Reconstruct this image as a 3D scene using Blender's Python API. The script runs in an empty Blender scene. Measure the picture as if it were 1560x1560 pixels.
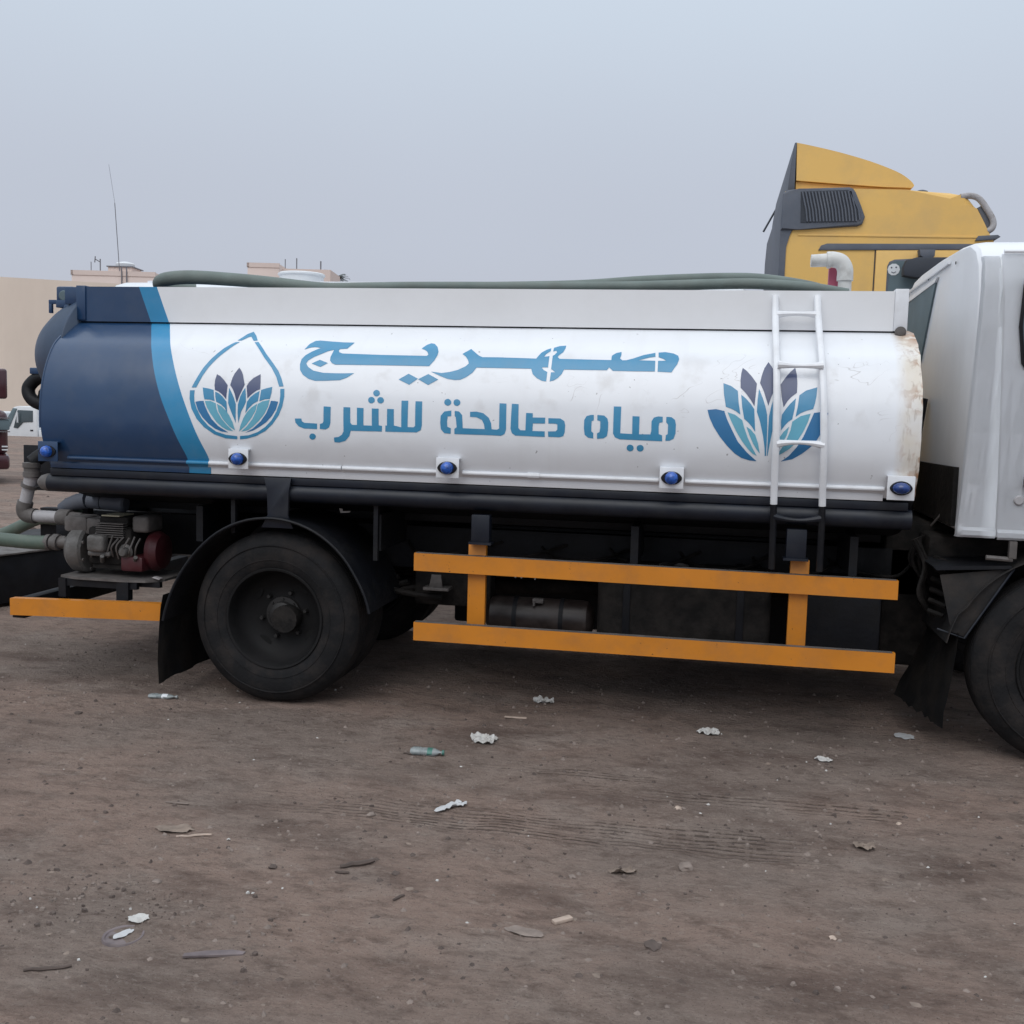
import bpy, bmesh, math, random
from mathutils import Vector, Matrix, noise
random.seed(7)
sc = bpy.context.scene
COL = sc.collection
R = math.radians

# ---------------------------------------------------------------- camera
F_PX, PITCH, ROLL, YAW = 1600.0, 0.0965, 0.0273, 0.1837
CAM = Vector((2.262, -5.278, 1.646))
cy, sy, cp, sp = math.cos(YAW), math.sin(YAW), math.cos(PITCH), math.sin(PITCH)
fwd = Vector((-sy*cp, cy*cp, -sp)); rt = Vector((cy, sy, 0)); up = rt.cross(fwd)
r2 = rt*math.cos(ROLL) + up*math.sin(ROLL); u2 = -rt*math.sin(ROLL) + up*math.cos(ROLL)
cd = bpy.data.cameras.new('camera'); cam = bpy.data.objects.new('camera', cd); COL.objects.link(cam)
M3 = Matrix((r2, u2, -fwd)).transposed()
cam.matrix_world = Matrix.Translation(CAM) @ M3.to_4x4()
cd.sensor_width = 36.0; cd.lens = 36.0*F_PX/1560.0; cd.clip_end = 2000; cd.clip_start = 0.05
sc.camera = cam

# ---------------------------------------------------------------- sky + sun (overcast)
SUN_EL, SUN_AZ = 48.0, 190.0
w = bpy.data.worlds.new('World'); sc.world = w; w.use_nodes = True
nt = w.node_tree; nt.nodes.clear()
out = nt.nodes.new('ShaderNodeOutputWorld')
sky = nt.nodes.new('ShaderNodeTexSky'); sky.sky_type = 'NISHITA'; sky.sun_disc = False
sky.sun_elevation = R(SUN_EL); sky.sun_rotation = R(SUN_AZ)
sky.air_density = 1.0; sky.dust_density = 6.0; sky.ozone_density = 1.0
tc = nt.nodes.new('ShaderNodeTexCoord'); sx = nt.nodes.new('ShaderNodeSeparateXYZ')
nt.links.new(tc.outputs['Generated'], sx.inputs[0])
# cloud layer of even overcast: dull mauve at the horizon, brighter and bluer towards the zenith
rp = nt.nodes.new('ShaderNodeValToRGB'); nt.links.new(sx.outputs['Z'], rp.inputs[0])
rp.color_ramp.interpolation = 'EASE'
e = rp.color_ramp.elements
e[0].position = 0.0; e[0].color = (0.510, 0.522, 0.595, 1)
e[1].position = 1.0; e[1].color = (1.45, 1.55, 1.66, 1)
k = e.new(0.16); k.color = (0.540, 0.582, 0.675, 1)
k = e.new(0.40); k.color = (0.625, 0.710, 0.815, 1)
nz = nt.nodes.new('ShaderNodeTexNoise'); nz.inputs['Scale'].default_value = 1.6; nz.inputs['Detail'].default_value = 3
nt.links.new(tc.outputs['Generated'], nz.inputs['Vector'])
mr = nt.nodes.new('ShaderNodeMapRange'); mr.inputs['To Min'].default_value = 0.93; mr.inputs['To Max'].default_value = 1.07
nt.links.new(nz.outputs['Fac'], mr.inputs['Value'])
ml = nt.nodes.new('ShaderNodeVectorMath'); ml.operation = 'SCALE'
nt.links.new(rp.outputs[0], ml.inputs[0]); nt.links.new(mr.outputs[0], ml.inputs['Scale'])
b1n = nt.nodes.new('ShaderNodeBackground'); b1n.inputs['Strength'].default_value = 0.95
b2n = nt.nodes.new('ShaderNodeBackground'); b2n.inputs['Strength'].default_value = 0.05*0.12
nt.links.new(ml.outputs[0], b1n.inputs[0]); nt.links.new(sky.outputs[0], b2n.inputs[0])
ad = nt.nodes.new('ShaderNodeAddShader'); nt.links.new(b1n.outputs[0], ad.inputs[0]); nt.links.new(b2n.outputs[0], ad.inputs[1])
nt.links.new(ad.outputs[0], out.inputs[0])
sd = bpy.data.lights.new('sun', 'SUN'); sd.energy = 0.95; sd.angle = R(45); sd.color = (1, 0.975, 0.95)
so = bpy.data.objects.new('sun', sd); COL.objects.link(so)
# direction pointing to the sun: behind the camera, a bit left
az = R(SUN_AZ); sdir = Vector((math.sin(az)*math.cos(R(SUN_EL)), math.cos(az)*math.cos(R(SUN_EL)), math.sin(R(SUN_EL))))
so.rotation_euler = sdir.to_track_quat('Z', 'Y').to_euler()
so.location = (0, -10, 20)
vs = sc.view_settings; vs.view_transform = 'Standard'; vs.look = 'None'; vs.exposure = 0.0; vs.gamma = 1.0; vs.use_curve_mapping = False
sc.render.engine = 'CYCLES'

# outlines of the painted marks as (x mm along the tank, mm down the curved sheet)
PROF=[[0.33,2.085],[0.3073,2.0729],[0.2846,2.0609],[0.262,2.048],[0.2402,2.0346],[0.2185,2.0204],[0.195,2.004],[0.1679,1.9857],[0.1391,1.9653],[0.112,1.94],[0.0876,1.9079],[0.065,1.8711],[0.045,1.833],[0.028,1.7944],[0.0137,1.7545],[0.002,1.715],[-0.0067,1.6766],[-0.0127,1.6386],[-0.017,1.6],[-0.0201,1.5593],[-0.0214,1.518],[-0.02,1.48],[-0.0149,1.4472],[-0.0071,1.4178],[0.002,1.39],[0.0124,1.3628],[0.024,1.3372],[0.035,1.315],[0.0444,1.2978],[0.0532,1.2839],[0.062,1.27]]
SS=[0.0,0.0257,0.0514,0.0774,0.103,0.129,0.1576,0.1903,0.2256,0.2627,0.303,0.3462,0.3892,0.4314,0.4738,0.515,0.5543,0.5928,0.6317,0.6725,0.7138,0.7518,0.785,0.8155,0.8447,0.8738,0.9019,0.9267,0.9463,0.9628,0.9792]
LET1=[[[104,263],[121,212],[143,183],[168,178],[240,187],[303,193],[367,194],[357,222],[342,250],[305,254],[298,263],[303,277],[324,286],[545,291],[788,292],[795,283],[786,264],[768,248],[750,240],[770,206],[791,188],[811,194],[833,224],[846,263],[844,290],[833,321],[811,356],[557,356],[297,358],[277,349],[264,333],[262,312],[267,285],[271,261],[241,271],[208,291],[168,314],[142,336],[135,355],[150,376],[184,397],[239,408],[291,409],[343,409],[410,406],[377,432],[338,448],[261,453],[201,455],[162,444],[128,422],[108,395],[101,362],[103,328],[120,302],[148,278],[194,248],[157,241],[129,248]],[[165,354],[206,330],[255,349],[218,374]],[[657,437],[707,403],[761,430],[718,465]],[[762,433],[813,402],[870,432],[819,464]],[[977,275],[999,255],[1017,236],[1035,255],[1052,272],[1068,285],[1087,294],[1169,293],[1369,297],[1378,280],[1393,254],[1415,233],[1438,219],[1438,243],[1416,268],[1409,284],[1436,279],[1436,350],[1415,349],[1404,352],[1417,367],[1435,376],[1434,430],[1410,426],[1384,412],[1361,390],[1350,359],[1064,359],[1047,389],[1014,417],[987,431],[956,433],[916,427],[870,409],[826,388],[883,395],[925,388],[966,375],[1006,352],[1020,335],[1012,313],[997,291]],[[1451,214],[1479,196],[1512,191],[1512,217],[1503,251],[1482,276],[1479,285],[1491,296],[1626,297],[1755,298],[1755,270],[1776,249],[1802,240],[1803,264],[1798,286],[1811,298],[1831,297],[1864,285],[1916,261],[1973,242],[1975,271],[1945,277],[1892,296],[1976,297],[1978,361],[1869,362],[1768,362],[1748,343],[1737,359],[1632,360],[1520,360],[1510,386],[1492,409],[1472,423],[1452,429],[1454,378],[1475,377],[1463,366],[1453,359],[1453,276],[1462,270],[1472,252],[1467,238],[1451,244]],[[1989,240],[2023,235],[2064,245],[2088,262],[2094,284],[2087,314],[2060,364],[1991,362],[1990,297],[2030,296],[2016,284],[1991,273]]]
LET2=[[[106,660],[142,659],[145,673],[159,681],[230,683],[231,712],[159,711],[129,701],[110,681]],[[263,592],[302,593],[304,676],[297,701],[279,712],[246,711],[246,685],[262,679],[265,670]],[[224,751],[222,758],[216,764],[209,768],[201,768],[194,765],[189,759],[188,752],[190,745],[195,739],[202,736],[210,736],[217,739],[222,744]],[[372,593],[409,593],[413,673],[423,684],[450,684],[446,594],[482,595],[485,685],[531,685],[527,596],[564,596],[568,682],[586,685],[586,714],[416,715],[409,743],[386,769],[352,779],[326,778],[324,753],[350,749],[368,737],[377,719]],[[565,514],[564,521],[559,527],[552,531],[544,531],[536,528],[531,522],[528,514],[529,507],[534,501],[541,497],[549,497],[556,500],[562,506]],[[540,552],[539,559],[534,565],[527,568],[519,569],[512,566],[506,560],[504,552],[505,545],[509,539],[516,535],[525,535],[532,538],[538,544]],[[590,551],[589,558],[584,564],[577,568],[569,568],[561,565],[556,559],[553,552],[555,544],[559,538],[566,535],[574,535],[582,538],[587,544]],[[610,596],[646,596],[650,681],[690,689],[685,551],[721,550],[724,687],[755,687],[764,680],[760,552],[796,552],[800,675],[795,700],[773,713],[605,714],[604,683],[613,682]],[[953,595],[954,624],[935,626],[933,651],[935,678],[954,686],[954,714],[920,712],[902,693],[897,659],[898,624],[916,601]],[[971,596],[994,599],[1011,617],[1017,684],[1132,685],[1128,662],[1116,639],[1087,626],[1053,625],[1052,599],[1086,597],[1121,604],[1151,627],[1164,654],[1168,685],[1196,686],[1207,680],[1203,551],[1239,552],[1243,683],[1236,707],[1218,716],[1134,715],[974,715],[973,688],[985,680],[978,629],[972,623]],[[950,552],[949,560],[944,566],[937,570],[929,570],[921,567],[915,561],[913,553],[914,546],[919,539],[926,536],[934,535],[942,539],[948,545]],[[998,552],[997,560],[992,566],[985,570],[977,570],[969,567],[964,561],[962,553],[963,546],[967,539],[975,536],[983,536],[990,539],[996,545]],[[1267,552],[1302,553],[1306,674],[1317,685],[1343,685],[1343,597],[1377,597],[1378,619],[1442,618],[1442,648],[1380,649],[1379,687],[1442,687],[1443,715],[1292,713],[1274,702],[1266,679]],[[1458,620],[1519,620],[1540,633],[1545,653],[1544,687],[1537,708],[1520,714],[1461,714],[1459,687],[1498,685],[1506,676],[1505,651],[1497,647],[1459,647]],[[1687,597],[1688,624],[1678,629],[1677,653],[1678,680],[1688,688],[1689,715],[1663,712],[1645,698],[1640,664],[1640,624],[1651,604],[1671,598]],[[1705,597],[1739,599],[1756,614],[1761,634],[1761,674],[1757,701],[1740,713],[1708,716],[1707,689],[1719,682],[1722,662],[1721,628],[1706,624]],[[1785,552],[1822,552],[1823,685],[1882,687],[1880,598],[1915,599],[1916,687],[1972,686],[1976,667],[1975,621],[1986,602],[2006,596],[2029,597],[2030,624],[2014,628],[2011,646],[2013,683],[2030,689],[2031,718],[1821,715],[1797,706],[1787,687]],[[2047,597],[2072,598],[2090,611],[2095,634],[2095,677],[2087,704],[2067,714],[2047,715],[2048,688],[2057,682],[2057,635],[2047,624]],[[1892,756],[1891,763],[1886,769],[1879,773],[1871,773],[1864,770],[1859,764],[1857,757],[1859,749],[1864,743],[1870,740],[1878,740],[1885,743],[1890,748]],[[1942,755],[1940,763],[1935,769],[1929,772],[1921,773],[1914,770],[1909,764],[1907,756],[1908,749],[1913,743],[1920,740],[1928,739],[1935,742],[1940,748]]]
DROP=[[[-307,191],[-274,120],[-249,93],[-216,139],[-190,188],[-212,192],[-243,147],[-256,155],[-284,191]],[[-287,207],[-328,268],[-376,329],[-415,388],[-442,444],[-467,508],[-494,508],[-472,455],[-446,394],[-412,336],[-365,272],[-311,208]],[[-201,207],[-180,202],[-106,296],[-56,352],[-14,401],[11,444],[30,490],[5,492],[-18,439],[-54,386],[-110,323]],[[-501,524],[-474,523],[-474,549],[-470,584],[-454,623],[-425,672],[-387,711],[-340,742],[-282,758],[-219,763],[-221,780],[-288,777],[-351,757],[-409,721],[-452,678],[-484,624],[-499,569]],[[13,504],[36,503],[40,546],[33,596],[15,645],[-18,693],[-59,731],[-113,759],[-166,775],[-205,780],[-204,762],[-154,756],[-101,737],[-59,709],[-23,671],[1,626],[16,576],[17,541]]]
PET1=[["n",[[-359,430],[-338,440],[-313,462],[-288,490],[-288,568],[-301,554],[-316,540],[-336,527],[-357,519],[-363,494],[-364,463]]],["n",[[-238,388],[-221,409],[-210,428],[-191,485],[-200,511],[-214,547],[-226,585],[-242,538],[-255,513],[-273,490],[-267,450],[-258,423]]],["n",[[-110,424],[-103,468],[-100,509],[-120,517],[-137,530],[-152,543],[-167,561],[-172,531],[-179,493],[-166,469],[-148,448]]],["m",[[-429,507],[-394,512],[-365,519],[-360,551],[-353,580],[-382,572],[-413,571],[-422,540]]],["m",[[-355,528],[-332,537],[-309,555],[-285,581],[-277,643],[-294,614],[-317,595],[-344,583],[-351,556]]],["m",[[-277,505],[-262,528],[-245,558],[-231,593],[-227,694],[-239,667],[-256,633],[-275,589],[-277,544]]],["m",[[-185,503],[-178,541],[-174,579],[-184,604],[-198,631],[-212,693],[-218,642],[-219,595],[-209,552],[-198,524]]],["m",[[-102,518],[-104,549],[-107,574],[-132,588],[-154,610],[-174,638],[-171,606],[-168,578],[-151,553],[-126,532]]],["m",[[-33,494],[-34,528],[-40,560],[-66,562],[-99,574],[-96,544],[-94,513],[-67,503]]],["b",[[-464,586],[-441,581],[-417,580],[-407,607],[-389,641],[-366,676],[-328,712],[-270,745],[-308,741],[-345,727],[-382,703],[-420,667],[-446,631]]],["l",[[-410,580],[-377,579],[-346,591],[-342,615],[-333,637],[-308,674],[-275,708],[-241,737],[-276,732],[-307,716],[-339,690],[-373,648],[-396,614]]],["l",[[-339,594],[-311,607],[-286,629],[-266,653],[-244,692],[-231,733],[-265,712],[-302,674],[-328,635]]],["b",[[8,574],[-2,614],[-24,651],[-54,684],[-91,709],[-128,730],[-173,743],[-127,718],[-86,680],[-56,637],[-42,602],[-33,570],[-13,570]]],["l",[[-41,565],[-47,600],[-66,640],[-96,678],[-127,708],[-159,730],[-197,738],[-164,709],[-133,669],[-114,629],[-106,588],[-81,574]]],["l",[[-111,588],[-117,624],[-139,664],[-170,704],[-208,738],[-200,705],[-184,665],[-166,635],[-141,608]]]]
PET2=[["n",[[2407,330],[2427,348],[2450,376],[2477,416],[2473,482],[2469,533],[2450,501],[2426,468],[2400,440],[2398,401],[2401,359]]],["n",[[2530,293],[2544,316],[2558,345],[2571,386],[2571,426],[2558,456],[2546,489],[2535,529],[2522,490],[2510,452],[2492,413],[2499,373],[2511,330]]],["n",[[2658,324],[2666,363],[2669,409],[2668,460],[2642,482],[2625,503],[2607,534],[2596,478],[2590,418],[2614,378],[2635,349]]],["m",[[2316,418],[2354,432],[2387,457],[2393,517],[2404,576],[2381,559],[2359,548],[2333,539],[2321,476]]],["m",[[2404,476],[2427,495],[2450,520],[2469,547],[2473,601],[2478,658],[2459,631],[2441,611],[2423,596],[2411,539]]],["m",[[2488,443],[2507,490],[2521,532],[2531,573],[2534,631],[2535,699],[2535,773],[2529,774],[2526,735],[2516,677],[2498,605],[2482,560],[2483,500]]],["m",[[2577,441],[2587,497],[2586,557],[2572,603],[2559,653],[2549,716],[2542,773],[2539,773],[2539,698],[2539,636],[2540,581],[2550,526],[2563,479]]],["m",[[2664,488],[2659,542],[2650,592],[2633,604],[2617,622],[2600,647],[2598,602],[2601,571],[2618,543],[2639,515]]],["m",[[2763,429],[2760,474],[2754,512],[2746,539],[2714,549],[2688,561],[2665,580],[2674,528],[2680,472],[2711,447]]],["b",[[2245,557],[2285,552],[2326,560],[2341,601],[2368,654],[2397,708],[2444,760],[2492,801],[2459,799],[2418,787],[2386,767],[2349,732],[2311,688],[2278,639],[2256,594]]],["l",[[2342,566],[2378,577],[2414,603],[2425,639],[2444,688],[2469,737],[2491,775],[2470,764],[2447,742],[2419,707],[2390,663],[2364,614]]],["l",[[2435,634],[2456,647],[2479,673],[2494,713],[2505,763],[2487,741],[2470,714],[2453,679]]],["b",[[2817,556],[2808,601],[2791,650],[2763,700],[2735,730],[2702,758],[2660,785],[2606,799],[2642,770],[2678,725],[2706,675],[2729,616],[2751,558],[2783,553]]],["l",[[2735,562],[2724,603],[2705,649],[2677,699],[2644,735],[2610,759],[2581,774],[2605,737],[2625,700],[2644,646],[2651,603],[2689,575]]],["l",[[2637,628],[2628,669],[2604,719],[2563,765],[2572,729],[2589,690],[2612,654]]]]
B1=[[-0.91,0.003],[-0.801,0.238],[-0.73,0.419],[-0.668,0.57],[-0.593,0.732],[-0.534,0.882],[-0.534,0.922]]
B2=[[-0.797,0.0],[-0.753,0.093],[-0.652,0.312],[-0.58,0.475],[-0.506,0.641],[-0.44,0.791],[-0.404,0.889],[-0.41,0.921]]
FB=[[[-0.984,2.291],[-0.911,2.091]],[[-0.873,2.291],[-0.799,2.1]]]


# ---------------------------------------------------------------- materials
def mat(name, col, rough=0.5, metal=0.0, var=0.0, vscale=6.0, bump=0.0, bscale=30.0, coat=0.0, dirt=None, dirt_amt=0.0, dirt_scale=3.0,
        spec=0.5, trans=0.0, stretch=(1, 1, 1), bump2=0.0, b2scale=2.0, chips=None):
    m = bpy.data.materials.new(name); m.use_nodes = True
    n = m.node_tree; L = n.links; p = n.nodes['Principled BSDF']
    p.inputs['Roughness'].default_value = rough; p.inputs['Metallic'].default_value = metal
    p.inputs['Specular IOR Level'].default_value = spec
    p.inputs['Coat Weight'].default_value = coat; p.inputs['Coat Roughness'].default_value = 0.12
    p.inputs['Transmission Weight'].default_value = trans
    t = n.nodes.new('ShaderNodeTexCoord'); mp = n.nodes.new('ShaderNodeMapping'); mp.inputs['Scale'].default_value = stretch
    L.new(t.outputs['Object'], mp.inputs[0])
    base = None
    rgb = n.nodes.new('ShaderNodeRGB'); rgb.outputs[0].default_value = (*col, 1); base = rgb.outputs[0]
    if var:
        no = n.nodes.new('ShaderNodeTexNoise'); no.inputs['Scale'].default_value = vscale; no.inputs['Detail'].default_value = 5
        L.new(mp.outputs[0], no.inputs['Vector'])
        a = n.nodes.new('ShaderNodeMapRange'); a.inputs['From Min'].default_value = .3; a.inputs['From Max'].default_value = .7
        a.inputs['To Min'].default_value = 1-var; a.inputs['To Max'].default_value = 1+var
        L.new(no.outputs['Fac'], a.inputs['Value'])
        s = n.nodes.new('ShaderNodeVectorMath'); s.operation = 'SCALE'; L.new(base, s.inputs[0]); L.new(a.outputs[0], s.inputs['Scale']); base = s.outputs[0]
    if dirt:
        no = n.nodes.new('ShaderNodeTexNoise'); no.inputs['Scale'].default_value = dirt_scale; no.inputs['Detail'].default_value = 8; no.inputs['Roughness'].default_value = .65
        L.new(mp.outputs[0], no.inputs['Vector'])
        a = n.nodes.new('ShaderNodeMapRange'); a.inputs['From Min'].default_value = .45; a.inputs['From Max'].default_value = .72
        a.inputs['To Max'].default_value = dirt_amt; L.new(no.outputs['Fac'], a.inputs['Value'])
        mx = n.nodes.new('ShaderNodeMix'); mx.data_type = 'RGBA'; L.new(a.outputs[0], mx.inputs['Factor']); L.new(base, mx.inputs[6]); mx.inputs[7].default_value = (*dirt, 1); base = mx.outputs[2]
        b = n.nodes.new('ShaderNodeMapRange'); b.inputs['To Min'].default_value = rough; b.inputs['To Max'].default_value = min(1, rough+.35)
        L.new(a.outputs[0], b.inputs['Value']); L.new(b.outputs[0], p.inputs['Roughness'])
    if chips:
        cc, cs, ct = chips
        no = n.nodes.new('ShaderNodeTexNoise'); no.inputs['Scale'].default_value = cs; no.inputs['Detail'].default_value = 6; no.inputs['Roughness'].default_value = .7
        L.new(t.outputs['Object'], no.inputs['Vector'])
        a = n.nodes.new('ShaderNodeMapRange'); a.inputs['From Min'].default_value = ct; a.inputs['From Max'].default_value = ct+.02; L.new(no.outputs['Fac'], a.inputs['Value'])
        mx = n.nodes.new('ShaderNodeMix'); mx.data_type = 'RGBA'; L.new(a.outputs[0], mx.inputs['Factor']); L.new(base, mx.inputs[6]); mx.inputs[7].default_value = (*cc, 1); base = mx.outputs[2]
    L.new(base, p.inputs['Base Color'])
    nrm = None
    for amt, scl in ((bump, bscale), (bump2, b2scale)):
        if amt:
            no = n.nodes.new('ShaderNodeTexNoise'); no.inputs['Scale'].default_value = scl; no.inputs['Detail'].default_value = 3
            L.new(mp.outputs[0], no.inputs['Vector'])
            bp = n.nodes.new('ShaderNodeBump'); bp.inputs['Distance'].default_value = amt; bp.inputs['Strength'].default_value = 1
            L.new(no.outputs['Fac'], bp.inputs['Height'])
            if nrm: L.new(nrm, bp.inputs['Normal'])
            nrm = bp.outputs[0]
    if nrm: L.new(nrm, p.inputs['Normal'])
    m['base'] = 1
    return m
WT = (0.735, 0.755, 0.785)
def tank_white():
    """white paint with hairline scuffs, specks, and a cream, rust-streaked band at the front rim"""
    m = mat('tank_white_paint', WT, .34, var=.02, vscale=3, coat=.25, bump2=.010, b2scale=2.2)
    n = m.node_tree; L = n.links; p = n.nodes['Principled BSDF']
    base = p.inputs['Base Color'].links[0].from_socket
    t = n.nodes.new('ShaderNodeTexCoord'); sx = n.nodes.new('ShaderNodeSeparateXYZ'); L.new(t.outputs['Object'], sx.inputs[0])
    def mixin(base, fac, c):
        mx = n.nodes.new('ShaderNodeMix'); mx.data_type = 'RGBA'; L.new(fac, mx.inputs['Factor']); L.new(base, mx.inputs[6]); mx.inputs[7].default_value = (*c, 1); return mx.outputs[2]
    def rng(v, a, b, c, d):
        q = n.nodes.new('ShaderNodeMapRange'); q.inputs['From Min'].default_value = a; q.inputs['From Max'].default_value = b
        q.inputs['To Min'].default_value = c; q.inputs['To Max'].default_value = d; L.new(v, q.inputs['Value']); return q.outputs[0]
    def mul(a, b):
        q = n.nodes.new('ShaderNodeMath'); q.operation = 'MULTIPLY'; L.new(a, q.inputs[0]); L.new(b, q.inputs[1]); return q.outputs[0]
    def noi(scale, det=5, dist=0.0, st=(1, 1, 1)):
        mp = n.nodes.new('ShaderNodeMapping'); mp.inputs['Scale'].default_value = st; L.new(t.outputs['Object'], mp.inputs[0])
        q = n.nodes.new('ShaderNodeTexNoise'); q.inputs['Scale'].default_value = scale; q.inputs['Detail'].default_value = det; q.inputs['Distortion'].default_value = dist
        L.new(mp.outputs[0], q.inputs['Vector']); return q.outputs['Fac']
    # hairline scuffs: thin iso-lines of a stretched noise, broken up by a second noise
    a = noi(2.6, 3, .6, (1, 1, 2.2)); q = n.nodes.new('ShaderNodeMath'); q.operation = 'SUBTRACT'; L.new(a, q.inputs[0]); q.inputs[1].default_value = .5
    q2 = n.nodes.new('ShaderNodeMath'); q2.operation = 'ABSOLUTE'; L.new(q.outputs[0], q2.inputs[0])
    line = rng(q2.outputs[0], 0.0, .0035, 1, 0)
    band = rng(sx.outputs['Z'], 1.5, 1.72, 0, 1); band2 = rng(sx.outputs['Z'], 1.86, 2.0, 1, 0)
    brk = rng(noi(4.3, 4), .51, .60, 0, .6)
    base = mixin(base, mul(mul(line, brk), mul(band, band2)), (.28, .25, .24))
    base = mixin(base, mul(mul(rng(noi(7.5, 6), .56, .72, 0, .38), band), band2), (.45, .43, .42))
    base = mixin(base, rng(noi(1.1, 6, 0, (8, 1, .5)), .55, .8, 0, .18), (.52, .50, .48))
    base = mixin(base, rng(noi(38, 2), .74, .77, 0, .7), (.2, .19, .19))
    # cream band and rust at the front rim
    rim = rng(sx.outputs['X'], 3.125, 3.18, 0, 1)
    nb = rng(noi(5, 6), .35, .6, .35, .8)
    base = mixin(base, mul(rim, nb), (.62, .55, .44))
    rim2 = rng(sx.outputs['X'], 3.13, 3.24, 0, 1)
    base = mixin(base, mul(mul(rim2, rng(noi(26, 9, .8, (1, 1, .6)), .47, .58, 0, 1)), rng(noi(6, 5, .4), .42, .58, 0, .8)), (.30, .14, .06))
    base = mixin(base, mul(rim2, rng(noi(40, 9, .3, (1, 1, .25)), .56, .66, 0, .55)), (.22, .15, .10))
    zt = n.nodes.new('ShaderNodeMath'); zt.operation = 'SUBTRACT'; L.new(sx.outputs['Z'], zt.inputs[0]); zt.inputs[1].default_value = 1.72
    za = n.nodes.new('ShaderNodeMath'); za.operation = 'ABSOLUTE'; L.new(zt.outputs[0], za.inputs[0])
    ends = rng(za.outputs[0], .28, .33, 0, 1)
    base = mixin(base, mul(mul(rim2, ends), rng(noi(20, 8, .5), .40, .62, 0, .9)), (.33, .15, .06))
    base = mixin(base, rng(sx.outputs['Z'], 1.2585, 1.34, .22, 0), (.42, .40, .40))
    L.new(base, p.inputs['Base Color'])
    return m
M = {}
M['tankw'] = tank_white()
M['coam'] = mat('coaming_white_paint', (.76, .77, .785), .42, var=.015, coat=.15, dirt=(.5, .49, .48), dirt_amt=.2, dirt_scale=3, bump2=.008, b2scale=2, chips=((.33, .30, .28), 16, .73))
M['white'] = mat('white_paint', WT, .38, var=.03, coat=.2, dirt=(.35, .33, .31), dirt_amt=.25, dirt_scale=9, chips=((.2, .17, .15), 34, .70))
M['cabw'] = mat('cab_white_paint', (.75, .77, .80), .42, var=.02, vscale=2, coat=.12, dirt=(.45, .44, .44), dirt_amt=.18, dirt_scale=2.5, bump2=.006, b2scale=3, stretch=(1, 1, .5))
M['navy'] = mat('navy_paint', (.013, .045, .112), .28, var=.06, vscale=3, coat=.3, bump2=.010, b2scale=2.2, dirt=(.06, .08, .12), dirt_amt=.25, dirt_scale=8)
M['navyd'] = mat('dusty_navy_paint', (.016, .040, .085), .5, var=.1, dirt=(.05, .07, .10), dirt_amt=.4, dirt_scale=5)
M['stripe'] = mat('stripe_blue_paint', (.022, .225, .43), .32, var=.04, coat=.25, bump2=.010, b2scale=2.2, dirt=(.2, .25, .3), dirt_amt=.12, dirt_scale=12)
M['letter'] = mat('letter_blue_paint', (.034, .235, .42), .34, coat=.2, var=.05, bump2=.010, b2scale=2.2, dirt=(.2, .3, .4), dirt_amt=.15, dirt_scale=18)
M['mid'] = mat('petal_blue_paint', (.036, .225, .40), .34, coat=.2, var=.05, bump2=.010, b2scale=2.2, dirt=(.2, .3, .4), dirt_amt=.12, dirt_scale=18)
M['blue'] = mat('petal_deep_blue_paint', (.020, .150, .335), .34, coat=.2, var=.05, bump2=.010, b2scale=2.2)
M['light'] = mat('petal_teal_paint', (.115, .37, .49), .34, coat=.2, var=.06, bump2=.010, b2scale=2.2)
M['pnavy'] = mat('petal_navy_paint', (.042, .062, .145), .34, coat=.2, var=.05, bump2=.010, b2scale=2.2)
M['black'] = mat('black_chassis_paint', (.005, .006, .009), .55, spec=.3, var=.3, vscale=10, dirt=(.018, .016, .015), dirt_amt=.5, dirt_scale=6, bump=.002, bscale=40)
M['tubeb'] = mat('blue_black_tube_paint', (.007, .010, .018), .42, spec=.4, var=.2, vscale=7, dirt=(.03, .03, .03), dirt_amt=.35, dirt_scale=8)
M['grime'] = mat('greasy_steel', (.010, .009, .0085), .75, spec=.25, var=.4, vscale=14, bump=.004, bscale=40, dirt=(.05, .042, .037), dirt_amt=.5, dirt_scale=7)
M['rubber'] = mat('tyre_rubber', (.009, .009, .010), .8, spec=.25, var=.25, vscale=8, bump=.0025, bscale=60, dirt=(.042, .034, .030), dirt_amt=.6, dirt_scale=7)
M['flap'] = mat('mud_flap_rubber', (.018, .018, .019), .75, spec=.3, var=.3, vscale=9, dirt=(.055, .045, .038), dirt_amt=.8, dirt_scale=4, bump=.003, bscale=25)
M['rim'] = mat('wheel_steel_dark', (.0045, .0045, .005), .65, spec=.3, var=.3, dirt=(.014, .012, .012), dirt_amt=.5)
M['hub'] = mat('wheel_hub_grease', (.014, .013, .013), .6, var=.4, dirt=(.03, .027, .025), dirt_amt=.4)
M['orange'] = mat('orange_paint', (.58, .205, .014), .45, var=.08, vscale=4, coat=.1, dirt=(.30, .13, .04), dirt_amt=.4, dirt_scale=7, stretch=(1, 1, 1.2), chips=((.07, .035, .02), 28, .665))
M['olive'] = mat('hose_rubber_green', (.135, .170, .158), .65, var=.12, vscale=8, dirt=(.20, .20, .18), dirt_amt=.35, dirt_scale=6, bump=.0015, bscale=50)
M['hose2'] = mat('hose_pvc_green', (.085, .12, .095), .5, var=.15, vscale=8, dirt=(.16, .15, .13), dirt_amt=.5, dirt_scale=8)
M['galv'] = mat('worn_white_pipe', (.42, .41, .42), .5, var=.15, vscale=12, dirt=(.13, .11, .10), dirt_amt=.8, dirt_scale=12, bump=.001, bscale=60)
M['gfit'] = mat('grey_pipe_fitting', (.115, .105, .10), .6, var=.25, vscale=14, dirt=(.07, .06, .055), dirt_amt=.7, dirt_scale=12, bump=.002, bscale=50)
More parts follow.
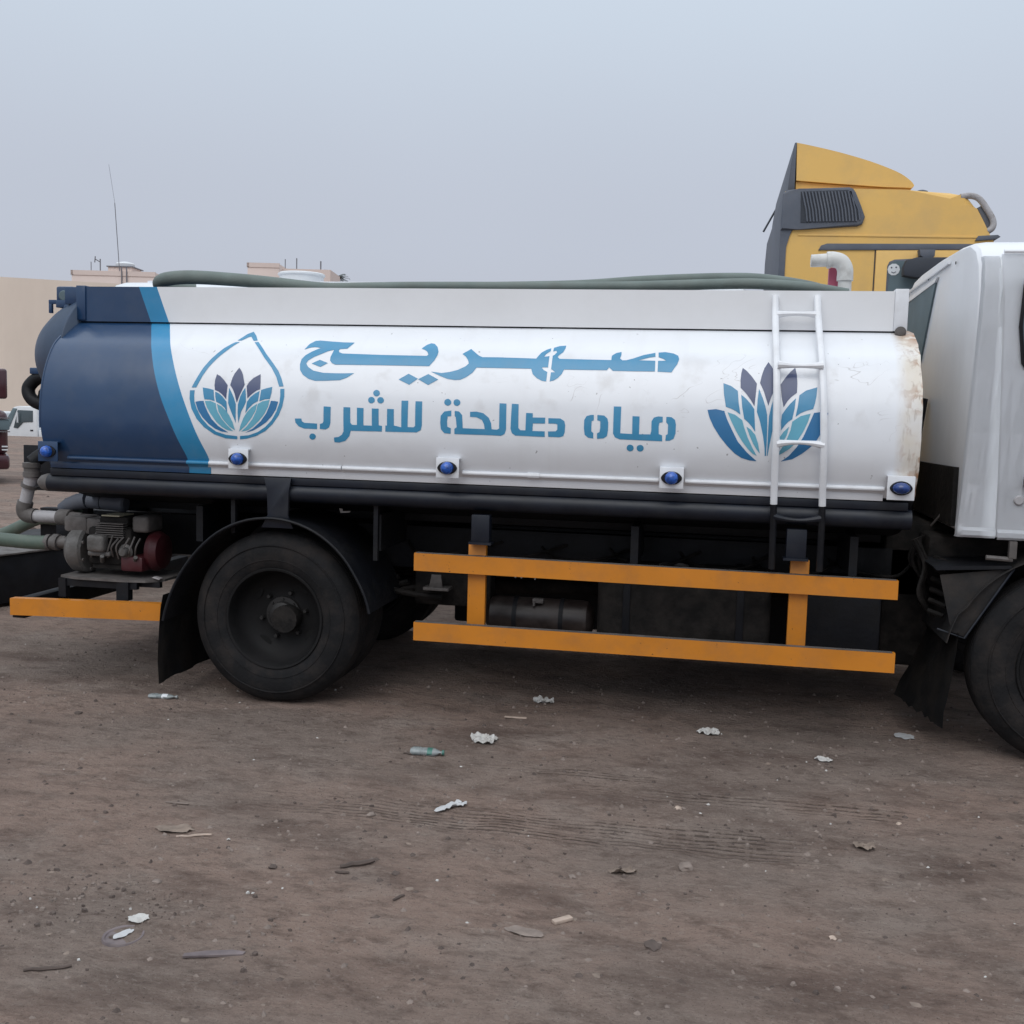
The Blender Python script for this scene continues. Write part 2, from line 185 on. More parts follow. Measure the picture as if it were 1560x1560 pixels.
M['alu'] = mat('dirty_cast_aluminium', (.135, .13, .125), .55, metal=.25, var=.25, vscale=14, dirt=(.06, .052, .045), dirt_amt=.7, dirt_scale=11, bump=.003, bscale=50)
M['red'] = mat('engine_red_paint', (.062, .009, .013), .45, var=.25, vscale=12, dirt=(.05, .03, .03), dirt_amt=.5, dirt_scale=12)
M['pvc'] = mat('weathered_white_pvc', (.60, .60, .58), .45, var=.06, dirt=(.30, .28, .25), dirt_amt=.6, dirt_scale=14)
M['pink'] = mat('faded_red_tape', (.42, .09, .15), .6, var=.1)
M['glass'] = mat('dark_window_glass', (.055, .075, .085), .08, var=.15, vscale=2, coat=.0, spec=.6)
M['glassg'] = mat('grey_window_glass', (.13, .175, .195), .6, var=.2, vscale=2.5, spec=.12)
M['lens'] = mat('blue_lamp_lens', (.010, .085, .40), .15, var=.5, vscale=45, coat=.6, bump=.004, bscale=90)
M['lensd'] = mat('dark_blue_lamp_lens', (.008, .035, .16), .2, var=.45, vscale=40, coat=.3)
M['yellow'] = mat('yellow_cab_paint', (.74, .455, .125), .45, var=.03, vscale=2, coat=.12, dirt=(.42, .30, .16), dirt_amt=.35, dirt_scale=3)
M['ygrey'] = mat('faded_grey_plastic', (.085, .098, .125), .6, var=.12, vscale=5, dirt=(.16, .16, .17), dirt_amt=.4, dirt_scale=6)
M['yvent'] = mat('vent_shadow_plastic', (.030, .036, .048), .7, var=.1)
M['maroon'] = mat('maroon_paint', (.05, .012, .018), .25, var=.1, coat=.5)
M['maroonl'] = mat('light_maroon_paint', (.14, .05, .065), .35, var=.1, coat=.3)  # lighter maroon, used on the bonnet
M['chrome'] = mat('bright_chrome', (.5, .5, .52), .2, metal=1.0)
M['stick'] = mat('pale_wood', (.42, .33, .27), .7, var=.2, vscale=30)
M['paper'] = mat('dirty_white_paper', (.50, .49, .47), .75, var=.15, vscale=40, dirt=(.28, .25, .22), dirt_amt=.6, dirt_scale=25)
M['plas'] = mat('grimy_clear_plastic', (.24, .27, .27), .25, var=.35, vscale=25, dirt=(.16, .14, .13), dirt_amt=.6, dirt_scale=25)
M['plasw'] = mat('soiled_white_plastic', (.50, .51, .52), .5, var=.12, vscale=30, dirt=(.26, .23, .21), dirt_amt=.55, dirt_scale=30)
M['greenp'] = mat('green_plastic', (.05, .16, .13), .4, var=.2)
M['tin'] = mat('mauve_tin_plate', (.15, .122, .125), .5, var=.3, vscale=20, dirt=(.16, .13, .12), dirt_amt=.7, dirt_scale=14)
M['dark'] = mat('dark_dirt_clod', (.095, .072, .062), .9, var=.3, vscale=20, bump=.004, bscale=30)
M['tan'] = mat('tan_clod', (.205, .165, .142), .9, var=.25, vscale=20, bump=.004, bscale=30)
M['leaf'] = mat('dry_leaf', (.20, .155, .125), .8, var=.25, vscale=30)
M['concr'] = mat('cream_concrete', (.68, .585, .50), .9, var=.07, vscale=.25, dirt=(.54, .46, .40), dirt_amt=.35, dirt_scale=.35, stretch=(1, 1, .4), bump=.03, bscale=1.5)
M['pinkw'] = mat('pinkish_render', (.68, .57, .52), .9, var=.04, vscale=.3)
M['bwhite'] = mat('white_tank_plastic', (.66, .68, .70), .6, var=.03)
M['mast'] = mat('mast_steel', (.16, .16, .18), .6, var=.1)
M['palm'] = mat('palm_frond_green', (.13, .15, .15), .8, var=.2, vscale=.8)
M['bark'] = mat('palm_bark', (.12, .10, .08), .9, var=.2)

# ---------------------------------------------------------------- mesh helpers
class MB:
    def __init__(s): s.bm = bmesh.new()
    def box(s, x0, x1, y0, y1, z0, z1, bev=0.0, seg=2, mx=None, mi=0):
        r = bmesh.ops.create_cube(s.bm, size=1.0); vs = r['verts']
        for v in vs: v.co = Vector(((x0+x1)/2+v.co.x*(x1-x0), (y0+y1)/2+v.co.y*(y1-y0), (z0+z1)/2+v.co.z*(z1-z0)))
        fs = {f for v in vs for f in v.link_faces}
        if bev:
            es = {e for v in vs for e in v.link_edges}
            rr = bmesh.ops.bevel(s.bm, geom=list(es), offset=bev, segments=seg, affect='EDGES', profile=.5)
            vs = list({v for f in rr['faces'] for v in f.verts} | {v for v in vs if v.is_valid})
            fs = {f for v in vs for f in v.link_faces}
        if mx:
            for v in set(vs): v.co = mx @ v.co
        for f in fs: f.material_index = mi
        return s
    def prism(s, pts, y0, y1, axis='Y', bev=0.0, mi=0, seg=2):
        """closed polygon pts in the plane across `axis`, extruded from y0 to y1"""
        def P(a, b, c):
            return Vector((a, c, b)) if axis == 'Y' else (Vector((c, a, b)) if axis == 'X' else Vector((a, b, c)))
        A = [s.bm.verts.new(P(a, b, y0)) for a, b in pts]; B = [s.bm.verts.new(P(a, b, y1)) for a, b in pts]
        n = len(pts); fs = [s.bm.faces.new(A), s.bm.faces.new(B[::-1])]
        for i in range(n): fs.append(s.bm.faces.new((A[i], B[i], B[(i+1) % n], A[(i+1) % n])))
        for f in fs: f.material_index = mi
        if bev:
            es = [e for e in fs[0].edges] + [e for e in fs[1].edges]
            rr = bmesh.ops.bevel(s.bm, geom=es, offset=bev, segments=seg, affect='EDGES', profile=.5)
            for f in rr['faces']: f.material_index = mi
        return s
    def tube(s, path, r, n=12, cap=True, flat=1.0, mi=0):
        path = [Vector(p) for p in path]; rs = r if isinstance(r, (list, tuple)) else [r]*len(path)
        rings = []; prev = None
        for i, p in enumerate(path):
            d = (path[min(i+1, len(path)-1)] - path[max(i-1, 0)])
            if d.length < 1e-9: d = Vector((1, 0, 0))
            d.normalize()
            if prev is None:
                a = d.cross(Vector((0, 0, 1)));
                if a.length < .1: a = d.cross(Vector((0, 1, 0)))
            else: a = prev - d*prev.dot(d)
            a.normalize(); prev = a; b = d.cross(a)
            rings.append([s.bm.verts.new(p + (a*math.cos(2*math.pi*j/n) + b*math.sin(2*math.pi*j/n)*flat)*rs[i]) for j in range(n)])
        for i in range(len(rings)-1):
            for j in range(n):
                f = s.bm.faces.new((rings[i][j], rings[i][(j+1) % n], rings[i+1][(j+1) % n], rings[i+1][j])); f.smooth = True; f.material_index = mi
        if cap:
            for q in (rings[0][::-1], rings[-1]):
                f = s.bm.faces.new(q); f.material_index = mi
        return s
    def lathe(s, prof, c, axis='Y', n=48, mi=0, a0=0.0, a1=2*math.pi):
        """prof: list of (radius, offset along axis)"""
        c = Vector(c); full = abs(a1-a0-2*math.pi) < 1e-6; k = n if full else n+1
        ax = {'Y': (Vector((1, 0, 0)), Vector((0, 0, 1)), Vector((0, 1, 0))), 'X': (Vector((0, 1, 0)), Vector((0, 0, 1)), Vector((1, 0, 0))),
              'Z': (Vector((1, 0, 0)), Vector((0, 1, 0)), Vector((0, 0, 1)))}[axis]
        rings = []
        for r, o in prof:
            if r < 1e-6: rings.append([s.bm.verts.new(c+ax[2]*o)]); continue
            rings.append([s.bm.verts.new(c+ax[2]*o+(ax[0]*math.cos(a0+(a1-a0)*j/n)+ax[1]*math.sin(a0+(a1-a0)*j/n))*r) for j in range(k)])
        for A, B in zip(rings, rings[1:]):
            for j in range(n):
                j2 = (j+1) % k
                if len(A) == 1 and len(B) == 1: continue
                if len(A) == 1: f = s.bm.faces.new((A[0], B[j], B[j2]))
                elif len(B) == 1: f = s.bm.faces.new((A[j], A[j2], B[0]))
                else: f = s.bm.faces.new((A[j], A[j2], B[j2], B[j]))
                f.smooth = True; f.material_index = mi
        return s
    def xf(s, mx):
        bmesh.ops.transform(s.bm, matrix=mx, verts=s.bm.verts[:]); return s
    def build(s, name, m, parent=None, smooth=None, recalc=True, angle=35):
        if recalc: bmesh.ops.recalc_face_normals(s.bm, faces=s.bm.faces[:])
        me = bpy.data.meshes.new(name); s.bm.to_mesh(me); s.bm.free()
        for q in (m if isinstance(m, (list, tuple)) else [m]): me.materials.append(q)
        if smooth is not None: me.polygons.foreach_set('use_smooth', [smooth]*len(me.polygons))
        else:
            me.polygons.foreach_set('use_smooth', [True]*len(me.polygons)); me.set_sharp_from_angle(angle=R(angle))
        o = bpy.data.objects.new(name, me); COL.objects.link(o)
        if parent:
            o.parent = parent
            off = Vector(WL.get(parent.name, (0, 0, 0)))
            o.location = -off; WL[o.name] = (0, 0, 0) if parent.name in WL else (0, 0, 0)
        return o
WL = {}
def thing(name, label, cat, loc=(0, 0, 0), group=None):
    o = bpy.data.objects.new(name, None); COL.objects.link(o); o.location = loc; o.empty_display_size = .2
    WL[o.name] = loc; tag(o, label, cat, group); return o
def tag(o, label, cat, group=None):
    o['label'] = label; o['category'] = cat
    if group: o['group'] = group
    return o
def struct(o): o['kind'] = 'structure'; return o
def recenter(o):
    """move a one-mesh thing's origin to the base of its mesh"""
    vs = o.data.vertices; xs = [v.co.x for v in vs]; ys = [v.co.y for v in vs]; zs = [v.co.z for v in vs]
    c = Vector(((min(xs)+max(xs))/2, (min(ys)+max(ys))/2, min(zs)))
    for v in vs: v.co -= c
    o.location = o.location + c; return o
def spline(P, n=6):
    P = [Vector(p) for p in P]; Q = [2*P[0]-P[1]] + P + [2*P[-1]-P[-2]]; o = []
    for i in range(1, len(Q)-2):
        a, b, c, d = Q[i-1:i+3]
        for k in range(n):
            t = k/n; o.append(.5*((2*b)+(-a+c)*t+(2*a-5*b+4*c-d)*t*t+(-a+3*b-3*c+d)*t**3))
    o.append(P[-1]); return o

# ================================================================= GROUND
def gh(x, y):
    far = max(0.0, min(1.0, (y-34.5-0.03*(x+26))/3.0)); far = far*far*(3-2*far)
    z = -1.0*far
    near = max(0.0, 1-max(abs(x-1.5)/9, abs(y+1)/8))
    f = min(1.0, near*4)
    z += f*(.010*noise.noise(Vector((x*1.3, y*1.6, 0))) + .008*noise.noise(Vector((x*3.1, y*5.0, 3))) + .0055*noise.noise(Vector((x*7, y*11, 7))) + .004*max(0, noise.noise(Vector((x*13, y*16, 9)))) - .004)
    # shallow wheel ruts of lorries that passed in front of the tanker
    for yc, wd, dp in ((-1.235, .16, .010), (-.79, .10, .005), (-2.7, .25, .008)):
        d = (y-yc-.03*math.sin(x*1.7))/wd
        z -= f*dp*math.exp(-d*d)
    if far == 0 and f == 0: z -= .004
    return z
def axis(vals):
    o = []
    for a, b, st in vals:
        k = max(1, round((b-a)/st)); o += [a+(b-a)*i/k for i in range(k)]
    o.append(vals[-1][1]); return o
gx = axis([(-600, -100, 100), (-100, -20, 8), (-20, -6, 1.4), (-6, -2, .08), (-2, 5.5, .032), (5.5, 9, .1), (9, 20, 1.5), (20, 100, 10), (100, 600, 100)])
gy = axis([(-400, -60, 80), (-60, -8, 6), (-8, -3.6, .4), (-3.6, 1.6, .032), (1.6, 6, .12), (6, 33, 1.5), (33, 40, .5), (40, 100, 10), (100, 900, 100)])
verts = [(x, y, gh(x, y)) for y in gy for x in gx]; nx = len(gx)
faces = [(j*nx+i, j*nx+i+1, (j+1)*nx+i+1, (j+1)*nx+i) for j in range(len(gy)-1) for i in range(nx-1)]
me = bpy.data.meshes.new('ground'); me.from_pydata(verts, [], faces); me.polygons.foreach_set('use_smooth', [True]*len(faces))
def ground_mat():
    m = bpy.data.materials.new('packed_dirt'); m.use_nodes = True; n = m.node_tree; L = n.links; p = n.nodes['Principled BSDF']
    p.inputs['Roughness'].default_value = .92; p.inputs['Specular IOR Level'].default_value = .2
    t = n.nodes.new('ShaderNodeTexCoord')
    def noi(scale, det=6, st=(1, 1, 1), rough=.55, dist=0.0):
        mp = n.nodes.new('ShaderNodeMapping'); mp.inputs['Scale'].default_value = st; L.new(t.outputs['Object'], mp.inputs[0])
        q = n.nodes.new('ShaderNodeTexNoise'); q.inputs['Scale'].default_value = scale; q.inputs['Detail'].default_value = det; q.inputs['Roughness'].default_value = rough
        q.inputs['Distortion'].default_value = dist
        L.new(mp.outputs[0], q.inputs['Vector']); return q.outputs['Fac']
    def rng(v, a, b, c, d):
        q = n.nodes.new('ShaderNodeMapRange'); q.inputs['From Min'].default_value = a; q.inputs['From Max'].default_value = b
        q.inputs['To Min'].default_value = c; q.inputs['To Max'].default_value = d; L.new(v, q.inputs['Value']); return q.outputs[0]
    def mth(op, a, b=None):
        q = n.nodes.new('ShaderNodeMath'); q.operation = op
        for i, v in enumerate((a, b)):
            if v is None: continue
            if isinstance(v, (int, float)): q.inputs[i].default_value = v
            else: L.new(v, q.inputs[i])
        return q.outputs[0]
    def mixin(base, fac, c):
        mx = n.nodes.new('ShaderNodeMix'); mx.data_type = 'RGBA'; L.new(fac, mx.inputs['Factor'])
        if isinstance(base, tuple): mx.inputs[6].default_value = (*base, 1)
        else: L.new(base, mx.inputs[6])
        mx.inputs[7].default_value = (*c, 1); return mx.outputs[2]
    base = mixin((.292, .212, .174), rng(noi(.55, 6, (1, 1.5, 1)), .42, .60, 0, 1), (.238, .188, .160))
    base = mixin(base, rng(noi(1.5, 8, (.8, 1.9, 1), .62), .50, .68, 0, .85), (.122, .084, .070))
    base = mixin(base, rng(noi(1.9, 6, (1, 1.5, 1)), .52, .70, 0, .70), (.32, .262, .225))
    base = mixin(base, rng(noi(7, 9, (1, 1.6, 1), .72), .48, .70, 0, .75), (.100, .070, .058))
    base = mixin(base, rng(noi(45, 6, (1, 1.4, 1), .7), .54, .76, 0, .5), (.42, .36, .31))
    base = mixin(base, rng(noi(70, 4, (1, 1, 1), .7), .60, .78, 0, .5), (.060, .047, .042))
    base = mixin(base, rng(noi(11, 9, (.8, 2.0, 1), .72, .6), .54, .68, 0, .6), (.105, .074, .061))
    base = mixin(base, rng(noi(15, 9, (.8, 1.8, 1), .72, .6), .56, .70, 0, .5), (.37, .315, .275))
    base = mixin(base, rng(noi(150, 3, (1, 1, 1), .6), .62, .70, 0, .8), (.05, .036, .030))
    base = mixin(base, rng(noi(120, 3, (1, 1.3, 1), .6), .67, .73, 0, .4), (.48, .43, .38))
    # tyre tread print: fine parallel grooves broken into lug marks
    sx = n.nodes.new('ShaderNodeSeparateXYZ'); L.new(t.outputs['Object'], sx.inputs[0])
    wob = mth('ADD', mth('MULTIPLY', mth('SUBTRACT', noi(1.2, 2), .5), .07), mth('MULTIPLY', mth('SUBTRACT', noi(16, 3), .5), .018))
    hs = 0
    for yc, wd, x0, x1, per in ((-1.25, .15, .2, 2.8, .034), (-.79, .09, 1.6, 3.3, .034), (-.62, .05, 1.0, 2.2, .03)):
        y = mth('ADD', sx.outputs['Y'], wob)
        d = mth('ABSOLUTE', mth('SUBTRACT', y, yc))
        msk = rng(d, wd*.75, wd, 1, 0)
        ends = mth('MULTIPLY', rng(sx.outputs['X'], x0, x0+.9, 0, 1), rng(sx.outputs['X'], x1-.25, x1, 1, 0))
        g = rng(mth('SINE', mth('MULTIPLY', y, 2*math.pi/per)), .1, .8, 0, 1)
        g = mth('MULTIPLY', g, rng(noi(30, 2, (1, .3, 1)), .40, .52, .25, 1))
        g = mth('MULTIPLY', g, rng(noi(3.2, 3, (1, 2, 1)), .36, .55, .2, 1))
        g = mth('MULTIPLY', mth('MULTIPLY', g, msk), ends)
        base = mixin(base, mth('MULTIPLY', g, .62), (.055, .040, .033))
        hs = mth('ADD', hs, g)
    L.new(base, p.inputs['Base Color'])
    h = mth('ADD', mth('MULTIPLY', noi(28, 8, (1, 1.5, 1), .7), 1.0), mth('MULTIPLY', noi(110, 4, (1, 1, 1), .7), .30))
    h = mth('SUBTRACT', h, mth('MULTIPLY', hs, .5))
    bp = n.nodes.new('ShaderNodeBump'); bp.inputs['Distance'].default_value = .034; bp.inputs['Strength'].default_value = .9; L.new(h, bp.inputs['Height'])
    L.new(bp.outputs[0], p.inputs['Normal'])
    return m
me.materials.append(ground_mat()); g = bpy.data.objects.new('ground', me); COL.objects.link(g); struct(g)

# ================================================================= TANKER TRUCK
T = thing('tanker_truck', 'white and navy water tanker truck with blue Arabic lettering and orange rails, nearest', 'tanker truck', (0, 0, 0))
def lerp_tab(tab, s):
    if s <= tab[0][1]: a, b = tab[0], tab[1]
    else:
        a, b = tab[-2], tab[-1]
        for p, q in zip(tab, tab[1:]):
            if p[1] <= s <= q[1]: a, b = p, q; break
    return a[0]+(b[0]-a[0])*(s-a[1])/(b[1]-a[1])
def smooth_tab(tab):
    P = spline([(a, b, 0) for a, b in tab], 5); return [(p.x, p.y) for p in P]
B1s, B2s = smooth_tab(B1), smooth_tab(B2)
def prof_at(s):
    s = max(0, min(SS[-1]-1e-6, s))
    for i in range(len(SS)-1):
        if SS[i] <= s <= SS[i+1]:
            t = (s-SS[i])/(SS[i+1]-SS[i]); a, b = PROF[i], PROF[i+1]
            y, z = a[0]+(b[0]-a[0])*t, a[1]+(b[1]-a[1])*t
            d = Vector((b[0]-a[0], b[1]-a[1])).normalized(); return y, z, d.y, -d.x      # + outward normal (y,z)
UNDER = [(.10, 1.225), (.17, 1.165), (.27, 1.11), (.42, 1.065), (.62, 1.03), (.85, 1.01), (1.1, 1.0)]
loop = [tuple(p) for p in PROF] + UNDER
loop += [(2.2-y, z) for y, z in loop[::-1][1:]]
top = [(1.70, 2.11), (1.4, 2.125), (1.1, 2.13), (.8, 2.125), (.5, 2.11)]
loopf = loop + top
XR, XF = -1.385, 3.247
bm = bmesh.new(); npf = len(PROF); rows = []
def front_x(i, y, z): return XF + .006*noise.noise(Vector((z*9, y*5, 1))) + .004*noise.noise(Vector((z*31, y*9, 4)))
NC = [6, 2, 30]
for i, (y, z) in enumerate(loopf):
    s = SS[i] if i < npf else SS[-1]
    xa, xb, xf_ = lerp_tab(B1s, s), lerp_tab(B2s, s), front_x(i, y, z)
    xs_ = [XR+(xa-XR)*k/NC[0] for k in range(NC[0])] + [xa+(xb-xa)*k/NC[1] for k in range(NC[1])] + [xb+(xf_-xb)*(k/NC[2]) for k in range(NC[2]+1)]
    rows.append([bm.verts.new((x, y, z)) for x in xs_])
nr = len(rows)
for i in range(nr):
    A, B = rows[i], rows[(i+1) % nr]; ni = i < npf-1 or i > nr-len(top)-2 or (nr-len(top)-npf <= i)
    for k in range(len(A)-1):
        f = bm.faces.new((A[k], B[k], B[k+1], A[k+1])); f.smooth = True
        f.material_index = (0 if k < NC[0] else 1 if k < NC[0]+NC[1] else 2) if ni else 3
f = bm.faces.new([r[-1] for r in rows]); f.material_index = 2
f = bm.faces.new([r[0] for r in rows][::-1]); f.material_index = 0
q = MB(); q.bm.free(); q.bm = bm
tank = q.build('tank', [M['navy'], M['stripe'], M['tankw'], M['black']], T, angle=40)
# rear head: dished, starts just inside the shell rim
def head(b, x0, s0, name, m, sgn=-1):
    q = MB(); c = Vector((1.1, 1.74)); rings = []
    for t in (1, .995, .98, .95, .9, .83, .74, .62, .48, .32, .15):
        x = x0 + sgn*b*(.55*(1-t*t)+.45*(1-t**3.2))
        rings.append([q.bm.verts.new((x, c.x+(y-c.x)*t*s0, c.y+(z-c.y)*t*s0)) for y, z in loopf])
    tip = q.bm.verts.new((x0+sgn*b, c.x, c.y))
    for A, B in zip(rings, rings[1:]):
        for j in range(len(A)): q.bm.faces.new((A[j], A[(j+1) % len(A)], B[(j+1) % len(A)], B[j]))
    for j in range(len(loopf)): q.bm.faces.new((rings[-1][j], rings[-1][(j+1) % len(loopf)], tip))
    return q.build(name, m, T, smooth=True)
HB = .22
head(HB, XR+.03, .955, 'tank_head', M['navy'])
# bulging round end piece high on the rear head
q = MB(); rings = []
for t in (1, .985, .96, .92, .86, .78, .68, .55, .4, .22):
    rings.append([q.bm.verts.new((-1.37-.55*(1-t**3), 1.1+.95*t*math.cos(a*math.pi/36), min(2.26, 1.9+.50*t*math.sin(a*math.pi/36)))) for a in range(72)])
q.bm.faces.new(rings[0])
tip = q.bm.verts.new((-1.92, 1.1, 1.9))
for A, B in zip(rings, rings[1:]):
    for j in range(72): q.bm.faces.new((A[j], A[(j+1) % 72], B[(j+1) % 72], B[j]))
for j in range(72): q.bm.faces.new((rings[-1][j], rings[-1][(j+1) % 72], tip))
q.build('rear_dome', M['navyd'], T, smooth=True)
MB().tube([(XR-.004, y, z) for y, z in loop[:22]], .006, 6).build('rim_bead', M['navy'], T)
# painted marks, each laid on the curved sheet
def decal(poly, name, m, off=.0016):
    b = bmesh.new(); vs = [b.verts.new((x/1000, s/1000, 0)) for x, s in poly]
    f = b.faces.new(vs); b.normal_update(); bmesh.ops.triangulate(b, faces=[f], ngon_method='EAR_CLIP', quad_method='BEAUTY')
    lo, hi = min(v[1] for v in poly)/1000, max(v[1] for v in poly)/1000
    for s in SS:
        if lo+1e-5 < s < hi-1e-5:
            bmesh.ops.bisect_plane(b, geom=b.verts[:]+b.edges[:]+b.faces[:], plane_co=(0, s, 0), plane_no=(0, 1, 0), dist=1e-7)
    for v in b.verts:
        y, z, ny, nz_ = prof_at(v.co.y); v.co = Vector((v.co.x, y+ny*off, z+nz_*off))
    b.normal_update()
    for f in b.faces:
        if f.normal.y > 0: f.normal_flip()
        f.smooth = True
    q = MB(); q.bm.free(); q.bm = b
    return q.build(name, m, tank, smooth=True, recalc=False)
yn = prof_at(.3)
assert yn[2] < 0, yn
for p in LET1: decal(p, 'letter', M['letter'])
for p in LET2: decal(p, 'letter', M['letter'])
for p in DROP: decal(p, 'droplet_outline', M['letter'])
CM = {'n': M['pnavy'], 'm': M['mid'], 'b': M['blue'], 'l': M['light']}
for c, p in PET1 + PET2: decal(p, 'petal', CM[c])

# coaming round the walkway on top
fa = [(-1.372, 2.094), (-1.372, 2.291)]
def strip(xa, xb, name, m, y0=.322, y1=.336):
    """xa, xb = (x at top, x at bottom)"""
    return MB().prism([(xa[1], 2.093), (xb[1], 2.093), (xb[0], 2.291), (xa[0], 2.291)], y0, y1).build(name, m, T)
strip((-1.365, -1.365), (FB[0][0][0], FB[0][1][0]), 'coaming_panel', M['navy'])
strip((FB[0][0][0], FB[0][1][0]), (FB[1][0][0], FB[1][1][0]), 'coaming_panel', M['stripe'])
strip((FB[1][0][0], FB[1][1][0]), (3.142, 3.142), 'coaming_panel', M['coam'])
MB().box(-1.36, 3.2, .338, .35, 2.05, 2.28).build('coaming_backing', M['black'], T)
MB().box(3.143, 3.208, .312, .40, 2.094, 2.302, .003).build('coaming_end_post', M['white'], T)
MB().box(-1.375, -1.318, .312, .36, 2.10, 2.296, .003).build('coaming_end_post', M['navy'], T)
MB().lathe([(0, -.012), (.018, -.012), (.02, -.006), (.028, -.004), (.028, 0)], (3.176, .308, 2.088), 'Y', 20).build('bolt', M['gfit'], T)
MB().box(-1.36, 3.2, 1.86, 1.875, 2.11, 2.30).build('coaming_panel', M['white'], T)
MB().box(3.18, 3.195, .352, 1.86, 2.12, 2.285).build('coaming_panel', M['white'], T)
MB().box(-1.37, -1.355, .352, 1.86, 2.12, 2.285).build('coaming_panel', M['navy'], T)
# rolled edge lip along the bottom of the shell in the three livery colours
for a, b, m in ((-1.375, -.534, 'navy'), (-.533, -.405, 'stripe'), (-.404, 3.1, 'tankw')):
    MB().box(a, b, .048, .062, 1.256, 1.294, .002).build('shell_lip', M[m], T)
for a, b, m in ((-1.25, -.535, 'navy'), (-.534, -.405, 'stripe'), (-.404, .35, 'white'), (.357, .88, 'white'), (1.01, 1.38, 'white'), (1.385, 2.02, 'white'), (2.15, 3.1, 'white')):
    MB().tube([(a, .026, 1.316), (b, .026, 1.316)], .0115, 10).build('wire_conduit', M[m], T)
for x in (1.384,): MB().tube([(x-.03, .026, 1.316), (x+.03, .026, 1.316)], .0155, 10).build('conduit_joint', M['white'], T)
# marker lamps on angle brackets
def marker(xc, zc, w_, h_, mb, ml, dark=False, round_=False):
    MB().box(xc-w_/2, xc+w_/2, -.034, -.028, zc-h_/2, zc+h_/2, .0015).box(xc-w_/2, xc+w_/2, -.028, .06, zc+h_/2-.006, zc+h_/2).build('lamp_bracket', mb, T)
    L_ = MB()
    # pointed eye-shaped rubber base
    n = 24; pts = []
    for k in range(n):
        a = 2*math.pi*k/n; ex = .052*math.copysign(abs(math.cos(a))**1.0, math.cos(a)); ez = .034*math.copysign(abs(math.sin(a))**1.25, math.sin(a)); pts.append((xc+ex, zc+ez))
    base = L_.prism(pts, -.044, -.034, bev=.002).build('marker_lamp', M['black'], T)
    q = MB().lathe([(.0, -.036), (.008, -.0355), (.020, -.031), (.029, -.021), (.033, -.008), (.034, 0)], (0, 0, 0), 'Y', 12)
    q.xf(Matrix.Translation((xc, -.044, zc)) @ Matrix.Diagonal((1.25 if dark else 1.0, 1, .85 if dark else 1.0, 1)))
    q.build('lens', ml, base)
marker(-.2075, 1.348, .113, .106, M['white'], M['lens'])
marker(.9435, 1.342, .121, .103, M['white'], M['lens'])
marker(2.085, 1.334, .118, .104, M['white'], M['lens'])
marker(3.167, 1.327, .126, .115, M['white'], M['lensd'], dark=True)
marker(-1.335, 1.350, .12, .11, M['navy'], M['lens'])
# ladder
def ladder_path(x0, x1):
    P = []
    for y, z in ((.302, 2.262), (.255, 2.16), (.205, 2.09), (.135, 2.01), (.055, 1.92), (-.015, 1.80), (-.055, 1.66), (-.068, 1.52), (-.05, 1.40), (-.03, 1.30), (-.02, 1.225)):
        t = (2.262-z)/(2.262-1.225); P.append((x0+(x1-x0)*t, y, z))
    return spline(P, 3)
for x0, x1, zb in ((2.558, 2.583, 1.23), (2.765, 2.812, 1.212)):
    P = ladder_path(x0, x1)
    MB().tube(P, .0175, 10, flat=.8).build('ladder_rail', M['white'], T)
    MB().tube([(x1, -.02, 1.223), (x1+.004, 0, 1.1), (x1+.008, .03, .90)], .0165, 8).build('ladder_rail', M['black'], T)
def rung(z, y, xa, xb, m, sag=.012):
    P = []
    for k in range(13):
        t = k/12; P.append((xa+(xb-xa)*t, y, z+sag*4*t*(1-t)-sag))
    rs = [.020-.010*math.sin(math.pi*min(1, max(0, k/12))) for k in range(13)]
    MB().tube(P, rs, 8).build('ladder_rung', m, T)
rung(2.170, .262, 2.565, 2.776, M['white'], .006)
rung(1.898, .020, 2.572, 2.785, M['white'], -.004)
rung(1.530, -.066, 2.58, 2.80, M['white'], .010)
rung(1.150, -.01, 2.585, 2.81, M['tubeb'], -.016)

# underside: hose tube, cradle plates, chassis
MB().tube([(-1.40, .085, 1.168), (3.24, .085, 1.168)], .050, 18).build('hose_tube', M['tubeb'], T)
MB().lathe([(0, -.075), (.02, -.072), (.040, -.05), (.050, -.02), (.050, 0)], (-1.40, .085, 1.168), 'X', 20).build('tube_cap', M['gfit'], T)
MB().box(-1.38, 3.22, .05, .11, 1.212, 1.252, .004).build('tank_skirt', M['tubeb'], T)
MB().prism([(-.085, 1.25), (.072, 1.25), (.055, 1.18), (.05, 1.05), (.085, .98), (-.10, .98), (-.06, 1.05), (-.065, 1.18)], .02, .035, bev=.002).build('cradle_plate', M['tubeb'], T)
for xa in (1.11, 2.705): MB().box(xa-.048, xa+.048, .03, .10, .955, 1.10, .003).box(xa-.06, xa+.06, .02, .10, .945, .957).build('rail_hanger', M['tubeb'], T)
for xa in (-.55, .5, 1.9, 3.0): MB().box(xa-.02, xa+.02, .2, 2.0, .86, 1.06).build('cradle_plate', M['black'], T)
for y0 in (.70, 1.42): MB().box(-1.9, 5.2, y0, y0+.075, .70, .95, .004).build('chassis_rail', M['black'], T)
for y0 in (.66, 1.40): MB().box(-1.35, 3.2, y0, y0+.12, .985, 1.06, .004).build('sub_frame_beam', M['black'], T)
for xa in (-1.6, -.7, .9, 1.9, 3.1): MB().box(xa-.04, xa+.04, .776, 1.42, .74, .93).build('cross_member', M['black'], T)
MB().tube([(.2, 1.1, .52), (3.6, 1.1, .66)], .05, 14).build('drive_shaft', M['grime'], T)
MB().tube([(0, .1, .465), (0, 2.1, .465)], .075, 16).build('rear_axle', M['grime'], T)
